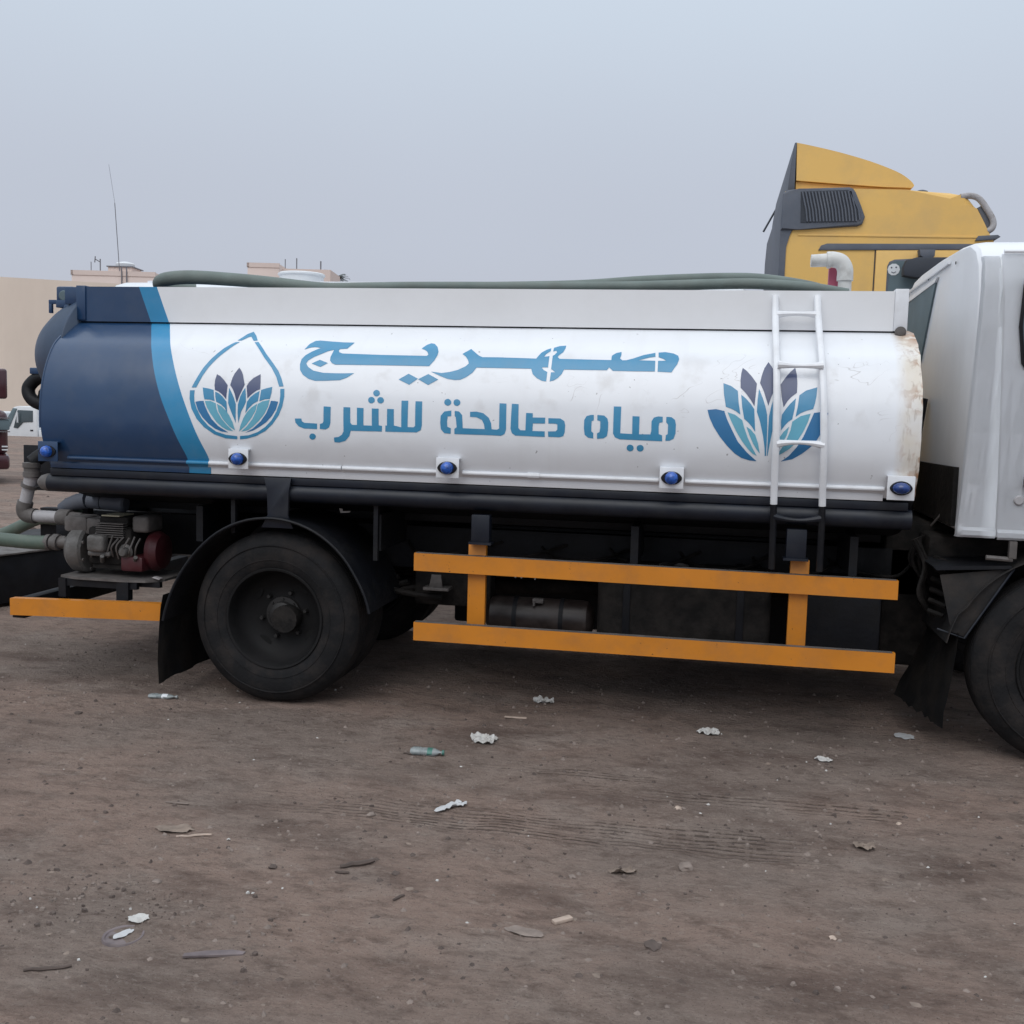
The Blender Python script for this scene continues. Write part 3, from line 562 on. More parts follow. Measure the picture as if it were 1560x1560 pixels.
MB().lathe([(0, -.22), (.10, -.20), (.19, -.08), (.20, 0), (.19, .08), (.10, .20), (0, .22)], (0, 1.1, .47), 'X', 20).build('differential', M['grime'], T)
for y0 in (.62, 1.5):
    q = MB()
    for i in range(5):
        q.tube([(-.62+.06*i, y0, .60+.028*i+.0), (-.3, y0, .535-.008*i+.03*i), (0, y0, .50+.03*i), (.3, y0, .535+.022*i), (.62-.06*i, y0, .60+.028*i)], .016, 6)
    q.build('leaf_spring', M['grime'], T)
# fuel tank, air tanks, boxes behind the side guard
MB().box(1.70, 2.62, .34, .72, .40, .815, .04, 3).build('fuel_tank', M['grime'], T)
for x in (1.86, 2.46): MB().box(x-.02, x+.02, .332, .728, .39, .825, .004).build('tank_strap', M['black'], T)
MB().lathe([(0, -.004), (.075, -.003), (.08, .0), (.08, .03)], (2.10, .48, .80), 'Z', 20).build('fuel_cap', M['gfit'], T)
MB().lathe([(0, -.31), (.06, -.30), (.10, -.27), (.105, -.24), (.105, .24), (.10, .27), (.06, .30), (0, .31)], (1.37, .46, .50), 'X', 28).build('air_tank', mat('brown_black_tank_paint', (.016, .011, .010), .4, var=.2, dirt=(.07, .055, .05), dirt_amt=.5, dirt_scale=9), T)
for x in (1.24, 1.50): MB().lathe([(.107, -.012), (.109, -.012), (.109, .012), (.107, .012)], (x, .46, .50), 'X', 24).build('tank_strap', M['black'], T)
MB().box(1.34, 1.40, .37, .41, .59, .615, .004).box(1.345, 1.355, .36, .39, .575, .60).build('tank_bracket', M['gfit'], T)
MB().box(2.78, 3.18, .38, .74, .42, .80, .015).build('battery_box', M['black'], T)
MB().prism([(.735, .70), (.79, .70), (.80, .625), (.72, .625)], .48, .49, bev=.002).box(.69, .84, .46, .56, .61, .628, .003).build('hinge_bracket', M['gfit'], T)
MB().tube(spline([(.45, .52, .60), (.56, .50, .585), (.66, .50, .575), (.78, .55, .56)]), .018, 8).build('pipe', M['grime'], T)
MB().box(.60, 1.06, .60, .72, .50, .70, .02).build('valve_block', M['grime'], T)
for k in range(3): MB().lathe([(0, -.004), (.005, -.003), (.006, 0)], ((1.19, 1.225, 1.305)[k], .66, (.682, .682, .678)[k]), 'Y', 8).build('bolt', M['galv'], T)
q = MB()
for k in range(7):
    yy = .42+.04*random.random()
    q.tube(spline([(.5+k*.4, .75, .9), (.6+k*.4, yy+.2, .80+.05*random.random()), (.85+k*.4, yy+.1, .82), (1.1+k*.38, .7, .88)]), .009, 6)
q.build('air_line', M['grime'], T)
MB().box(.62, 1.62, 1.52, 1.95, .22, .92, .02).build('tool_box', M['black'], T)
MB().box(1.68, 3.42, 1.50, 1.98, .20, .98, .03).build('far_side_blocker', M['black'], T)  # dark box added to block light and the bright ground beyond the chassis
MB().box(.9, 2.9, .80, 1.40, .72, .97, .02).build('mid_chassis_blocker', M['black'], T)  # another added dark box, blocking light between the chassis rails
# orange side guard
def rail(name, x0, x1, z0a, z0b, h, y0=.045, y1=.085):
    q = MB(); q.box(0, 1, y0, y1, 0, 1)
    for v in q.bm.verts:
        t = v.co.x; v.co.x = x0+(x1-x0)*t; v.co.z = (z0a+(z0b-z0a)*t) + v.co.z*h
    return q.build(name, M['orange'], T)
rail('guard_rail', .752, 3.197, .787, .776, .094)
rail('guard_rail', .756, 3.203, .412, .412, .098)
# the rails' top faces are worn to grey primer
for z in (.8815, .5105):
    dz = -.011 if z > .8 else 0
    q = MB(); q.box(0, 1, .046, .084, 0, .0015)
    for v in q.bm.verts: t = v.co.x; v.co.x = .76+2.43*t; v.co.z = z+dz*t+v.co.z
    q.build('worn_rail_edge', M['gfit'], T)
for x0, x1 in ((1.037, 1.132), (2.686, 2.778)):
    MB().box(x0, x1, .087, .125, .502, .942, .003).build('guard_post', M['orange'], T)
# rear orange bumper
rail('rear_side_bar', -1.671, -.725, .389, .413, .098, .08, .13)
MB().box(-1.70, -1.62, .14, 2.1, .36, .47, .004).build('rear_under_bar', M['black'], T)
for y in (.8, 1.45): MB().box(-1.66, -1.58, y, y+.06, .44, .72).build('bar_bracket', M['black'], T)

# wheels
def wheel(x, yo, depth=True, rad=.468):
    w_ = bpy.data.objects.new('wheel', None); COL.objects.link(w_); w_.parent = T; w_.location = (x, yo, rad); w_.scale = (rad/.468,)*3; WL[w_.name] = (0, 0, 0)
    q = MB(); tw = .235
    pr_ = [(.268, .012), (.292, -.004), (.33, -.012), (.38, -.014), (.415, -.004), (.440, .012), (.452, .026)]
    pr_ += [(.464, .040), (.468, .050)]
    for i in range(5):
        a = .062+i*.028
        pr_ += [(.468, a), (.460, a+.003), (.460, a+.009), (.468, a+.012)]
    pr_ += [(.464, tw-.04), (.452, tw-.026), (.43, tw-.008), (.38, tw+.012), (.30, tw), (.268, tw-.012)]
    q.lathe(pr_, (0, 0, 0), 'Y', 96)
    # raised rings on the sidewall
    q.lathe([(.395, -.0125), (.397, -.016), (.401, -.016), (.403, -.0115)], (0, 0, 0), 'Y', 96)
    q.lathe([(.318, -.0085), (.320, -.013), (.323, -.013), (.325, -.009)], (0, 0, 0), 'Y', 96)
    for v in q.bm.verts:
        if v.co.z < -.440 and v.co.z < 0:      # slight squash where it stands
            v.co.z = -.440 + (v.co.z+.440)*.72
            v.co.y += -.004 if v.co.y < .05 else .004
    q.build('tyre', M['rubber'], w_, angle=50)
    q = MB()
    if depth:
        q.lathe([(.270, .012), (.276, .004), (.272, -.002), (.262, .000), (.256, .014), (.250, .05), (.246, .085), (.232, .110), (.215, .128), (.165, .150), (.12, .152), (.10, .150)], (0, 0, 0), 'Y', 64)
    else:
        q.lathe([(.270, .012), (.276, .004), (.272, -.002), (.262, .000), (.256, .014), (.248, .03), (.22, .034), (.19, -.002), (.14, -.02), (.10, -.02)], (0, 0, 0), 'Y', 64)
    q.build('rim', M['rim'], w_)
    yh = .150 if depth else -.02
    q = MB().lathe([(.10, yh), (.098, yh-.02), (.075, yh-.022), (.072, yh-.05), (.055, yh-.062), (0, yh-.064)], (0, 0, 0), 'Y', 40)
    for k in range(6):
        a = k*math.pi/3+.2
        q.lathe([(0, yh-.028), (.010, yh-.028), (.012, yh-.024), (.014, yh)], (.128*math.cos(a), 0, .128*math.sin(a)), 'Y', 6)
    for k in range(8):
        a = k*math.pi/4
        q.lathe([(0, yh-.030), (.006, yh-.029), (.007, yh-.02)], (.086*math.cos(a), 0, .086*math.sin(a)), 'Y', 6)
    q.build('hub', M['hub'], w_)
    q = MB()
    for k in range(4):          # oval hand holes of the disc
        a = k*math.pi/2+.95
        q.lathe([(0, 0), (.030, .0)], (0, 0, 0), 'Y', 16)
    for i, v in enumerate(q.bm.verts[:]):
        k = i//17; a = k*math.pi/2+.95
        x_, z_ = v.co.x*.8, v.co.z*1.35
        v.co = Vector((.188*math.cos(a)+x_*math.cos(a)-z_*math.sin(a), (.1385 if depth else -.0065), .188*math.sin(a)+x_*math.sin(a)+z_*math.cos(a)))
    q.build('hand_hole', mat('hole_black', (.002, .002, .002), .9) if 'hole_black' not in bpy.data.materials else bpy.data.materials['hole_black'], w_)
    return w_
wheel(-.035, .045, rad=.476); wheel(-.035, .315, rad=.476)
for y in (1.65, 1.92): wheel(-.03, y)
wf = wheel(4.04, .06, False, rad=.474); wheel(4.04, 1.90, False, rad=.474)
MB().tube([(3.985, .2, .468), (3.985, 2.0, .468)], .06, 12).build('front_axle', M['grime'], T)

# rear mudguard (curved steel sheet) with rubber flap
def arc_sheet(cx, cz, prof_, y0, y1, th=.004):
    q = MB(); A = []
    for a, r in prof_:
        x, z = cx+r*math.cos(R(a)), cz+r*math.sin(R(a)); x2, z2 = cx+(r-th)*math.cos(R(a)), cz+(r-th)*math.sin(R(a))
        A.append([q.bm.verts.new(c) for c in ((x, y0, z), (x, y1, z), (x2, y1, z2), (x2, y0, z2))])
    for P, Q in zip(A, A[1:]):
        for j in range(4): q.bm.faces.new((P[j], P[(j+1) % 4], Q[(j+1) % 4], Q[j]))
    q.bm.faces.new(A[0]); q.bm.faces.new(A[-1][::-1])
    return q
pf = [(8+5*i, .575) for i in range(36)]
pf = [(a, .545+.02*math.sin(R(a))+(.03 if a < 30 else 0)*(30-a)/30 + (.09*((a-130)/55)**2 if a > 130 else 0)) for a, _ in pf]
for y0, y1 in ((.0, .62), (1.58, 2.20)):
    arc_sheet(-.04, .468, pf, y0, y1).build('mudguard', M['flap'] if 0 else M['black'], T, angle=50)
    q = MB(); P = [(-.04+r*math.cos(R(a)), (y0 if y0 < 1 else y1), .468+r*math.sin(R(a))) for a, r in pf]
    q.tube(P, .008, 6).build('mudguard_rim', M['black'], T)
a, r = pf[-1]; fx, fz = -.045+r*math.cos(R(a)), .468+r*math.sin(R(a))
def flap(pts, y0, y1, wave, name='mud_flap', seed=1, teeth=0, skew=0):
    q = MB(); n = 14; m_ = len(pts); G_ = []
    for i in range(n+1):
        y = y0+(y1-y0)*i/n; row = []
        for j, (x, z) in enumerate(pts):
            t = j/(m_-1); dx = wave*t*math.sin(i*.9+seed)+.3*wave*t*math.sin(i*2.3)-skew*t*i/n
            zz = z - (teeth*(.5+.5*math.sin(i*2.9)) if j == m_-1 else 0)
            row.append(q.bm.verts.new((x+dx, y, zz)))
        G_.append(row)
    for A, B in zip(G_, G_[1:]):
        for j in range(m_-1): q.bm.faces.new((A[j], A[j+1], B[j+1], B[j]))
    bmesh.ops.solidify(q.bm, geom=q.bm.faces[:], thickness=.006)
    return q.build(name, M['flap'], T, angle=40)
flap([(fx+.005, .58), (fx-.012, .50), (fx-.02, .42), (fx-.03, .30), (fx-.035, .20), (fx-.03, .075)], .0, .62, .010)
flap([(fx+.005, .58), (fx-.02, .42), (fx-.03, .30), (fx-.03, .09)], 1.58, 2.2, .008)
for x in (-.30, .52):
    MB().box(x-.012, x+.012, .10, .13, .82 if x > 0 else .93, 1.14).build('mudguard_stay', M['black'], T)
MB().prism([(.24, 1.075), (.262, 1.07), (.262, 1.058), (.31, 1.062), (.30, 1.052), (.25, 1.048)], .30, .302).build('paper_scrap', M['paper'], T)

# rear fittings: standpipe, pump, engine, stand
def pipe(path, r, name, m, n=16): return MB().tube(spline(path, 4) if len(path) > 2 else path, r, n).build(name, m, T)
MB().lathe([(.046, 0), (.052, 0), (.052, .03), (.047, .032), (.047, .055), (.053, .057), (.053, .085), (.045, .087), (.0, .087)], (-1.775, .45, 1.165), 'Z', 24).build('pipe_union', M['gfit'], T)
pipe([(-1.778, .45, 1.17), (-1.80, .45, 1.09)], .040, 'pipe', M['galv'])
MB().tube([(-1.790, .45, 1.118), (-1.797, .45, 1.098)], .050, 20).build('pipe_collar', M['gfit'], T)
pipe([(-1.800, .45, 1.09), (-1.822, .45, 1.01)], .037, 'pipe', M['galv'])
pipe([(-1.822, .45, 1.012), (-1.832, .45, .975), (-1.828, .45, .945), (-1.80, .45, .928), (-1.755, .45, .926)], .047, 'pipe_elbow', M['gfit'])
pipe([(-1.76, .45, .926), (-1.56, .45, .925)], .037, 'pipe', M['galv'])
MB().tube([(-1.60, .45, .925), (-1.593, .45, .925), (-1.59, .45, .925), (-1.52, .45, .924), (-1.515, .45, .924)], [.046, .05, .052, .052, .046], 20).build('pipe_collar', M['gfit'], T)
pipe([(-1.52, .45, .924), (-1.42, .42, .922)], .040, 'pipe', M['gfit'])
pipe([(-1.775, .45, 1.25), (-1.72, .5, 1.30), (-1.62, .6, 1.30), (-1.45, .7, 1.22)], .045, 'pipe_elbow', M['black'])
MB().tube([(-1.70, .55, 1.15), (-1.62, .58, 1.15)], .055, 18).tube([(-1.62, .58, 1.15), (-1.5, .6, 1.17)], .04, 14).build('valve', M['gfit'], T)
MB().box(-2.01, -1.80, .70, .712, 1.06, 1.345, .004).build('licence_plate_board', M['black'], T)
MB().box(-1.60, -1.46, .42, .52, .80, .90, .006).build('valve_block', M['black'], T)
MB().box(-1.56, -1.50, .60, .66, .6, 1.15).build('pump_hanger', M['black'], T)
# rear drain cock and looped cable on the head
P = spline([(-1.82, .7, 1.775), (-1.90, .7, 1.765), (-1.955, .69, 1.71), (-1.945, .68, 1.655), (-1.90, .68, 1.615), (-1.82, .7, 1.59)])
MB().tube(P, .040, 12).build('cable_loop', M['black'], T)
MB().tube(spline([(-1.78, .7, 1.62), (-1.86, .69, 1.66), (-1.80, .7, 1.73)]), .030, 10).build('cable_loop', M['black'], T)
MB().box(-1.93, -1.78, .66, .80, 1.79, 1.83, .006).box(-1.9, -1.80, .68, .78, 1.76, 1.80, .004).build('drain_flange', M['navy'], T)
# boxy rear work lamp on top of the head
tb = MB().box(-1.665, -1.55, .55, .72, 2.225, 2.318, .012).box(-1.66, -1.55, .54, .73, 2.19, 2.235, .004).build('work_lamp', M['navy'], T)
MB().lathe([(0, -.006), (.026, -.005), (.032, 0), (.034, .01)], (-1.612, .548, 2.262), 'Y', 20).build('lens', M['glassg'], tb)
MB().box(-1.735, -1.66, .58, .60, 2.215, 2.24, .002).box(-1.735, -1.715, .58, .60, 2.16, 2.22, .002).build('lamp_arm', M['navy'], T)
MB().box(-1.55, -1.37, .45, .80, 2.08, 2.20, .01).box(-1.52, -1.37, .42, .60, 2.2, 2.30, .004).build('head_step', M['navy'], T)
# water pump with petrol engine (one unit on a steel stand)
pump = MB().lathe([(0, -.075), (.06, -.074), (.11, -.06), (.138, -.03), (.142, .0), (.142, .045), (.128, .06), (.05, .062), (0, .062)], (-1.39, .38, .755), 'X', 36).build('water_pump', M['alu'], T)
MB().box(-1.47, -1.32, .30, .46, .86, .955, .02).box(-1.36, -1.22, .31, .45, .85, .945, .012).build('pump_chest', M['gfit'], pump)
MB().lathe([(.04, -.10), (.045, -.10), (.045, -.07), (.036, -.065), (.036, -.02)], (-1.45, .33, .795), 'X', 20).build('inlet_neck', M['gfit'], pump)
q = MB()
for k in range(7):
    a = k*2*math.pi/7; q.tube([(-1.335, .38+.118*math.cos(a), .755+.118*math.sin(a)), (-1.32, .38+.118*math.cos(a), .755+.118*math.sin(a))], .010, 6)
q.build('pump_bolts', M['gfit'], pump); q = None
MB().tube([(-1.62, .5, .975), (-1.56, .5, 1.0), (-1.50, .5, 1.02), (-1.44, .5, 1.03)], [.028, .045, .05, .05], 16).tube([(-1.425, .5, 1.03), (-1.34, .5, 1.025)], .047, 16).tube([(-1.335, .5, 1.025), (-1.25, .5, 1.02), (-1.19, .5, 1.02), (-1.18, .5, 1.02)], [.046, .045, .05, .040], 16).build('priming_chamber', M['ygrey'], pump)
MB().box(-1.30, -1.02, .28, .56, .68, .90, .02).box(-1.28, -1.06, .30, .54, .655, .69).build('engine_block', M['grime'], pump)
q = MB()
for k in range(7): q.box(-1.235, -1.06, .262, .46, .845+k*.013, .850+k*.013)
q.build('cooling_fins', M['gfit'], pump)
MB().box(-1.262, -1.15, .20, .27, .762, .862, .022, 3).box(-1.275, -1.13, .235, .285, .735, .765, .01).build('valve_cover', M['alu'], pump)
MB().lathe([(0, -.03), (.02, -.03), (.028, -.02), (.03, .0), (.045, .01)], (-1.05, .26, .765), 'Y', 18).build('carburettor', M['alu'], pump)
MB().lathe([(0, 0), (.06, .0), (.115, .02), (.12, .05), (.10, .085), (.05, .095), (0, .095)], (-.965, .40, .76), 'X', 30).box(-1.08, -.94, .26, .50, .65, .74, .015).build('recoil_cover', M['red'], pump)
MB().box(-1.03, -.925, .30, .48, .875, .972, .02, 3).build('air_filter', M['gfit'], pump)
MB().box(-1.24, -1.05, .30, .52, .905, .965, .02).build('fuel_tank', M['grime'], pump)
MB().box(-1.215, -1.10, .29, .45, .965, .972).build('label_plate', mat('cream_plate', (.40, .37, .27), .6), pump)
q = MB()
for k in range(9):
    x = -1.27+.035*k; q.tube(spline([(x, .27, .72+.02*random.random()), (x+.03*random.random(), .235, .77+.04*random.random()), (x+.04, .26, .84+.03*random.random())]), .005, 5)
q.build('control_linkage', M['gfit'], pump)
for a, b in ((-1.2, .34), (-1.0, .36)): MB().tube([(a, b-.07, .70), (a+.03, b-.12, .74)], .012, 8).build('drain_plug', M['alu'], pump)
# stand
MB().prism([(-1.45, .24), (-1.33, .20), (-1.05, .195), (-.90, .22), (-.82, .30), (-.82, .62), (-1.45, .62)], .598, .612, 'Z').build('pump_shelf', M['gfit'], T)
MB().box(-1.44, -.95, .215, .245, .555, .598).box(-.97, -.83, .26, .29, .565, .598).build('shelf_beam', M['black'], T)
MB().box(-1.443, -1.397, .205, .25, .49, .598).build('shelf_leg', M['black'], T)
MB().box(-1.07, -.995, .20, .25, .49, .598).build('shelf_leg', M['black'], T)
MB().prism([(-.875, .626), (-.83, .614), (-.82, .622), (-.86, .632)], .25, .28).build('metal_tab', M['galv'], T)
# suction hoses coupled to the pump
MB().tube(spline([(-2.9, .36, .76), (-2.4, .33, .80), (-2.0, .31, .795), (-1.7, .31, .785), (-1.575, .31, .788)], 5), .042, 16).build('suction_hose', M['hose2'], T)
for x, r_ in ((-1.575, .047), (-1.545, .040), (-1.52, .046)): MB().tube([(x-.012, .315, .79), (x+.012, .315, .79)], r_, 20).build('hose_clamp', M['gfit'], T)
MB().tube([(-1.56, .315, .79), (-1.45, .325, .793)], .034, 16).build('pipe', M['gfit'], T)
MB().tube(spline([(-3.1, 1.0, .62), (-2.6, .9, .68), (-2.2, .74, .76), (-1.9, .68, .88), (-1.70, .6, .90), (-1.55, .58, .98)], 5), .040, 16).build('suction_hose', M['hose2'], T)

# elbow vent pipe on top
pv = MB().tube([(2.955, .8, 2.13), (2.950, .8, 2.405)], .036, 20).build('vent_pipe', M['pvc'], T)
MB().tube([(2.955, .8, 2.31), (2.954, .8, 2.335)], .042, 20).tube([(2.950, .8, 2.40), (2.950, .8, 2.425)], .044, 20).build('pipe_collar', M['pvc'], pv)
MB().tube(spline([(2.950, .8, 2.42), (2.947, .8, 2.465), (2.925, .8, 2.502), (2.885, .8, 2.515), (2.865, .8, 2.515)], 5), .043, 20).build('pipe_elbow', M['pvc'], pv)
MB().tube([(2.868, .8, 2.513), (2.85, .8, 2.512), (2.849, .8, 2.512), (2.77, .8, 2.508), (2.765, .8, 2.508), (2.766, .8, 2.508)], [.046, .046, .036, .034, .034, .029], 20).build('pipe_nozzle', M['pvc'], pv)
MB().box(2.87, 2.925, .86, .90, 2.13, 2.48, .004).build('red_tape_post', M['pink'], T)

# ---------------- cab
def side_loop(inset=0.0):
    # cab cross section (y, z), near side then roof then far side
    P = [(.105, 1.10), (.085, 1.35), (.08, 1.70), (.085, 2.05), (.105, 2.28), (.145, 2.41), (.22, 2.49), (.35, 2.535), (.6, 2.552), (1.1, 2.56)]
    P += [(2.2-y, z) for y, z in P[::-1][1:]]
    c = Vector((1.1, 1.8)); return [(c.x+(y-c.x)*(1-inset), c.y+(z-c.y)*(1-inset)) for y, z in P]
q = MB(); rings = []
for x, ins, rz in ((3.485, .055, 0), (3.492, .025, 0), (3.51, .008, 0), (3.56, 0, 0), (3.9, 0, 0), (4.5, 0, 0), (4.9, .005, 0), (5.15, .02, 0), (5.3, .06, 0), (5.36, .12, 0)):
    rings.append([q.bm.verts.new((x + (.5*(1.9-z) if x > 5 and z > 1.9 else 0), y, z)) for y, z in side_loop(ins)])
for A, B in zip(rings, rings[1:]):
    for j in range(len(A)-1): q.bm.faces.new((A[j], A[j+1], B[j+1], B[j]))
    q.bm.faces.new((A[-1], A[0], B[0], B[-1]))
q.bm.faces.new(rings[0]); q.bm.faces.new(rings[-1][::-1])
cab = q.build('cab', M['cabw'], T, angle=30)
# quarter panel with rolled bottom edge, and the door beyond the shut line
def skin(x0t, x0b, x1, name, y_off, zt, zb, rear_roll=False):
    q = MB(); cols = []
    xsn = 8
    zs = [zb, zb+.012, zb+.035, zb+.05, zb+.07, 1.35, 1.6, 1.9, 2.1, 2.28, 2.38, zt]
    for i in range(xsn+1):
        col = []
        for z in zs:
            t = (z-zb)/(zt-zb); xa = x0b+(x0t-x0b)*t
            fx_ = (0, .04, .1, .2, .35, .5, .7, .9, 1)[i]
            x = xa+(x1-xa)*fx_
            y = lerp_tab([(.105, 1.10), (.085, 1.35), (.08, 1.70), (.085, 2.05), (.105, 2.28), (.145, 2.41), (.20, 2.475)], z) - y_off
            if z < zb+.03: y -= .012 if z > zb+.005 else .0
            elif z < zb+.045: y -= .012
            if rear_roll and i == 0: y += .03
            if rear_roll and i == 1: y += .006
            col.append(q.bm.verts.new((x, y, z)))
        cols.append(col)
    for A, B in zip(cols, cols[1:]):
        for j in range(len(zs)-1): q.bm.faces.new((A[j], B[j], B[j+1], A[j+1]))
    bmesh.ops.solidify(q.bm, geom=q.bm.faces[:], thickness=-.010)
    return q.build(name, M['cabw'], T, angle=40)
skin(3.505, 3.452, 3.604, 'rear_quarter_panel', .012, 2.44, 1.095, True)
door = skin(3.590, 3.640, 4.62, 'door', .016, 2.450, 1.090)
for v in bpy.data.objects['rear_quarter_panel'].data.vertices:
    if v.co.x > 3.58: v.co.x = 3.582 + (2.44-v.co.z)/(2.44-1.095)*.050
MB().prism([(3.672, 2.33), (3.70, 2.345), (4.45, 2.345), (4.50, 2.30), (4.56, 1.88), (3.72, 1.88), (3.685, 1.93), (3.664, 2.10)], .058, .064, bev=.002).build('window_seal', M['black'], door)
MB().prism([(3.684, 2.32), (3.70, 2.332), (4.44, 2.332), (4.485, 2.29), (4.545, 1.892), (3.725, 1.892), (3.698, 1.94), (3.678, 2.10)], .052, .057).build('window', M['glass'], door)
MB().box(3.735, 3.86, .046, .066, 1.335, 1.415, .02).build('handle', mat('handle_recess_plum', (.05, .035, .06), .4), door)
MB().lathe([(0, -.004), (.018, -.004), (.022, 0), (.024, .008)], (3.722, .066, 1.284), 'Y', 20).build('lock', M['galv'], door)
# roof gutter
MB().tube([(3.60, .16, 2.462), (5.0, .16, 2.462)], .010, 8).build('roof_gutter', M['cabw'], T)
# rear wall window (near corner at y 1.1) and panels
def yzp(pts, x0, x1, name, m, par, bev=0.0): return MB().prism(pts, x0, x1, 'X', bev=bev).build(name, m, par)
rw = yzp([(1.08, 2.428), (1.40, 2.00), (2.02, 2.0), (2.02, 2.395)], 3.474, 3.484, 'rear_window', M['glassg'], T)
yzp([(1.03, 2.452), (2.06, 2.42), (2.06, 2.395), (1.08, 2.428)], 3.470, 3.482, 'frame', M['cabw'], rw)
yzp([(.75, 2.50), (2.0, 2.475), (2.0, 2.46), (.75, 2.485)], 3.470, 3.482, 'rear_wall_ridge', M['cabw'], T, .002)
yzp([(.25, 1.13), (1.95, 1.13), (1.95, 1.405), (.25, 1.425)], 3.46, 3.483, 'engine_cover', M['grime'], T)
for y, z in ((1.30, 2.475), (.60, 2.47)): MB().lathe([(0, -.004), (.008, -.003), (.009, 0)], (3.478, y, z), 'X', 8).build('rivet', M['black'], T)
MB().tube(spline([(3.40, 1.2, 1.1), (3.38, 1.15, 1.35), (3.40, 1.1, 1.6), (3.42, 1.1, 1.78)]), .06, 12).build('rear_wall_shade_tube', M['black'], T)  # black tube put in for the soft shading on the cab's rear wall
MB().prism([(3.535, 1.20), (3.56, 1.26), (3.60, 1.26), (3.63, 1.12), (3.575, 1.03), (3.545, 1.06)], .95, .958).build('cab_bracket', M['gfit'], T)
MB().tube(spline([(3.5, .5, 1.28), (3.47, .5, 1.18), (3.43, .55, 1.10)]), .006, 6).build('air_line', M['gfit'], T)
# underneath and behind the cab
MB().box(3.40, 3.9, .45, .72, .75, 1.06, .03).build('air_cleaner', M['grime'], T)
MB().box(3.22, 3.62, .70, 1.5, .30, 1.1, .05).build('gearbox', M['grime'], T)
MB().box(3.6, 4.9, .6, 1.6, .7, 1.09, .03).build('engine', M['grime'], T)
q = MB()
for k in range(8):
    y = .3+.05*k; q.tube(spline([(3.30+.02*k, y, 1.05), (3.36+.03*math.sin(k), y, .92), (3.33+.02*k, y-.05, .78), (3.42, y, .66)]), .010, 6)
q.build('hose_bundle', M['grime'], T)
q = MB()
for k in range(6): q.tube([(3.38+.01*k, .25+.03*k, .70+.05*k), (3.45+.01*k, .22, .68+.05*k)], .014, 6)
q.build('fitting', M['grime'], T)
MB().tube([(3.60, .10, 1.0), (3.72, .10, .995)], .012, 8).box(3.70, 3.735, .085, .115, 1.0, 1.085, .003).build('cab_mount', M['gfit'], T)
# front mudguard behind/over the front wheel
pf2 = [(a, .545) for a in range(60, 176, 5)]
arc_sheet(4.02, .468, [(a, .57+(.015 if a > 150 else 0)) for a in range(40, 171, 5)], .09, .70).build('front_mudguard', M['flap'], T, angle=50)
MB().prism([(3.38, .925), (3.735, .95), (3.715, .965), (3.36, .945)], .10, .60).build('mudguard_plate', M['black'], T)
MB().prism([(3.735, .95), (3.53, .60), (3.47, .62), (3.40, .90)], .12, .128, bev=.002).build('mudguard_side', M['flap'], T)
MB().tube([(3.735, .11, .95), (3.53, .11, .595), (3.40, .11, .635)], .006, 6).build('mudguard_rim', M['tubeb'], T)
flap([(3.50, .62), (3.495, .52), (3.485, .42), (3.47, .30), (3.455, .22), (3.455, .15)], .10, .72, .007, seed=3, teeth=.022, skew=.13)

# ================================================================= HOSE lying on the tank top
hs = [(-.83, .70, 2.312), (-.95, .62, 2.322), (-.965, .52, 2.328), (-.90, .47, 2.352), (-.72, .45, 2.362), (-.40, .44, 2.344), (-.15, .43, 2.322), (.1, .42, 2.300), (.35, .43, 2.306), (.66, .44, 2.314), (1.22, .44, 2.316), (1.55, .44, 2.318), (1.85, .44, 2.322), (2.3, .43, 2.336), (2.5, .43, 2.336), (2.75, .44, 2.318), (2.93, .48, 2.295)]
h1 = MB().tube(spline(hs, 6), [.040-.012*min(1, max(0, (i-24)/30)) for i in range(len(spline(hs, 6)))], 14).build('flat_hose', M['olive'])
tag(recenter(h1), 'grey-green flexible hose snaking along the top edge of the water tanker', 'hose')
hs2 = [(.25, .56, 2.30), (.7, .52, 2.318), (1.2, .52, 2.328), (1.55, .52, 2.338), (1.9, .50, 2.36), (2.3, .50, 2.375), (2.52, .50, 2.368), (2.75, .52, 2.335), (2.85, .56, 2.305)]
h2 = MB().tube(spline(hs2, 6), .028, 14).build('flat_hose', M['olive'])
tag(recenter(h2), 'second length of grey-green hose lying behind the first, humped up near the ladder', 'hose')

# ================================================================= YELLOW TRUCK behind
Y0, Y1 = 3.40, 5.90
YT = thing('yellow_truck', 'tall yellow truck with roof deflector and grey side vent behind the water tanker', 'truck', (2.7, 3.4, 0))
def yb(mb_, name, m, par=YT, **k):
    o = mb_.build(name, m, par, **k); return o
cabp = [(2.80, .95), (4.95, .95), (4.98, 1.6), (4.85, 2.0), (4.50, 2.75), (4.33, 3.0), (4.284, 3.078), (4.24, 3.164), (4.182, 3.269), (4.127, 3.345), (4.062, 3.375), (3.99, 3.394), (3.66, 3.415), (3.2, 3.428), (2.93, 3.432), (2.76, 3.42), (2.75, 3.2), (2.775, 3.02)]
ycab = yb(MB().prism(cabp, Y0, Y1, bev=.05, seg=3), 'cab', M['yellow'])
yb(MB().prism([(2.735, .98), (2.783, .98), (2.785, 2.98), (2.80, 3.08), (2.84, 3.125), (2.76, 3.15), (2.765, 3.41), (2.745, 3.40), (2.735, 3.2)], Y0-.012, Y1+.012, bev=.01), 'rear_corner_trim', M['ygrey'])
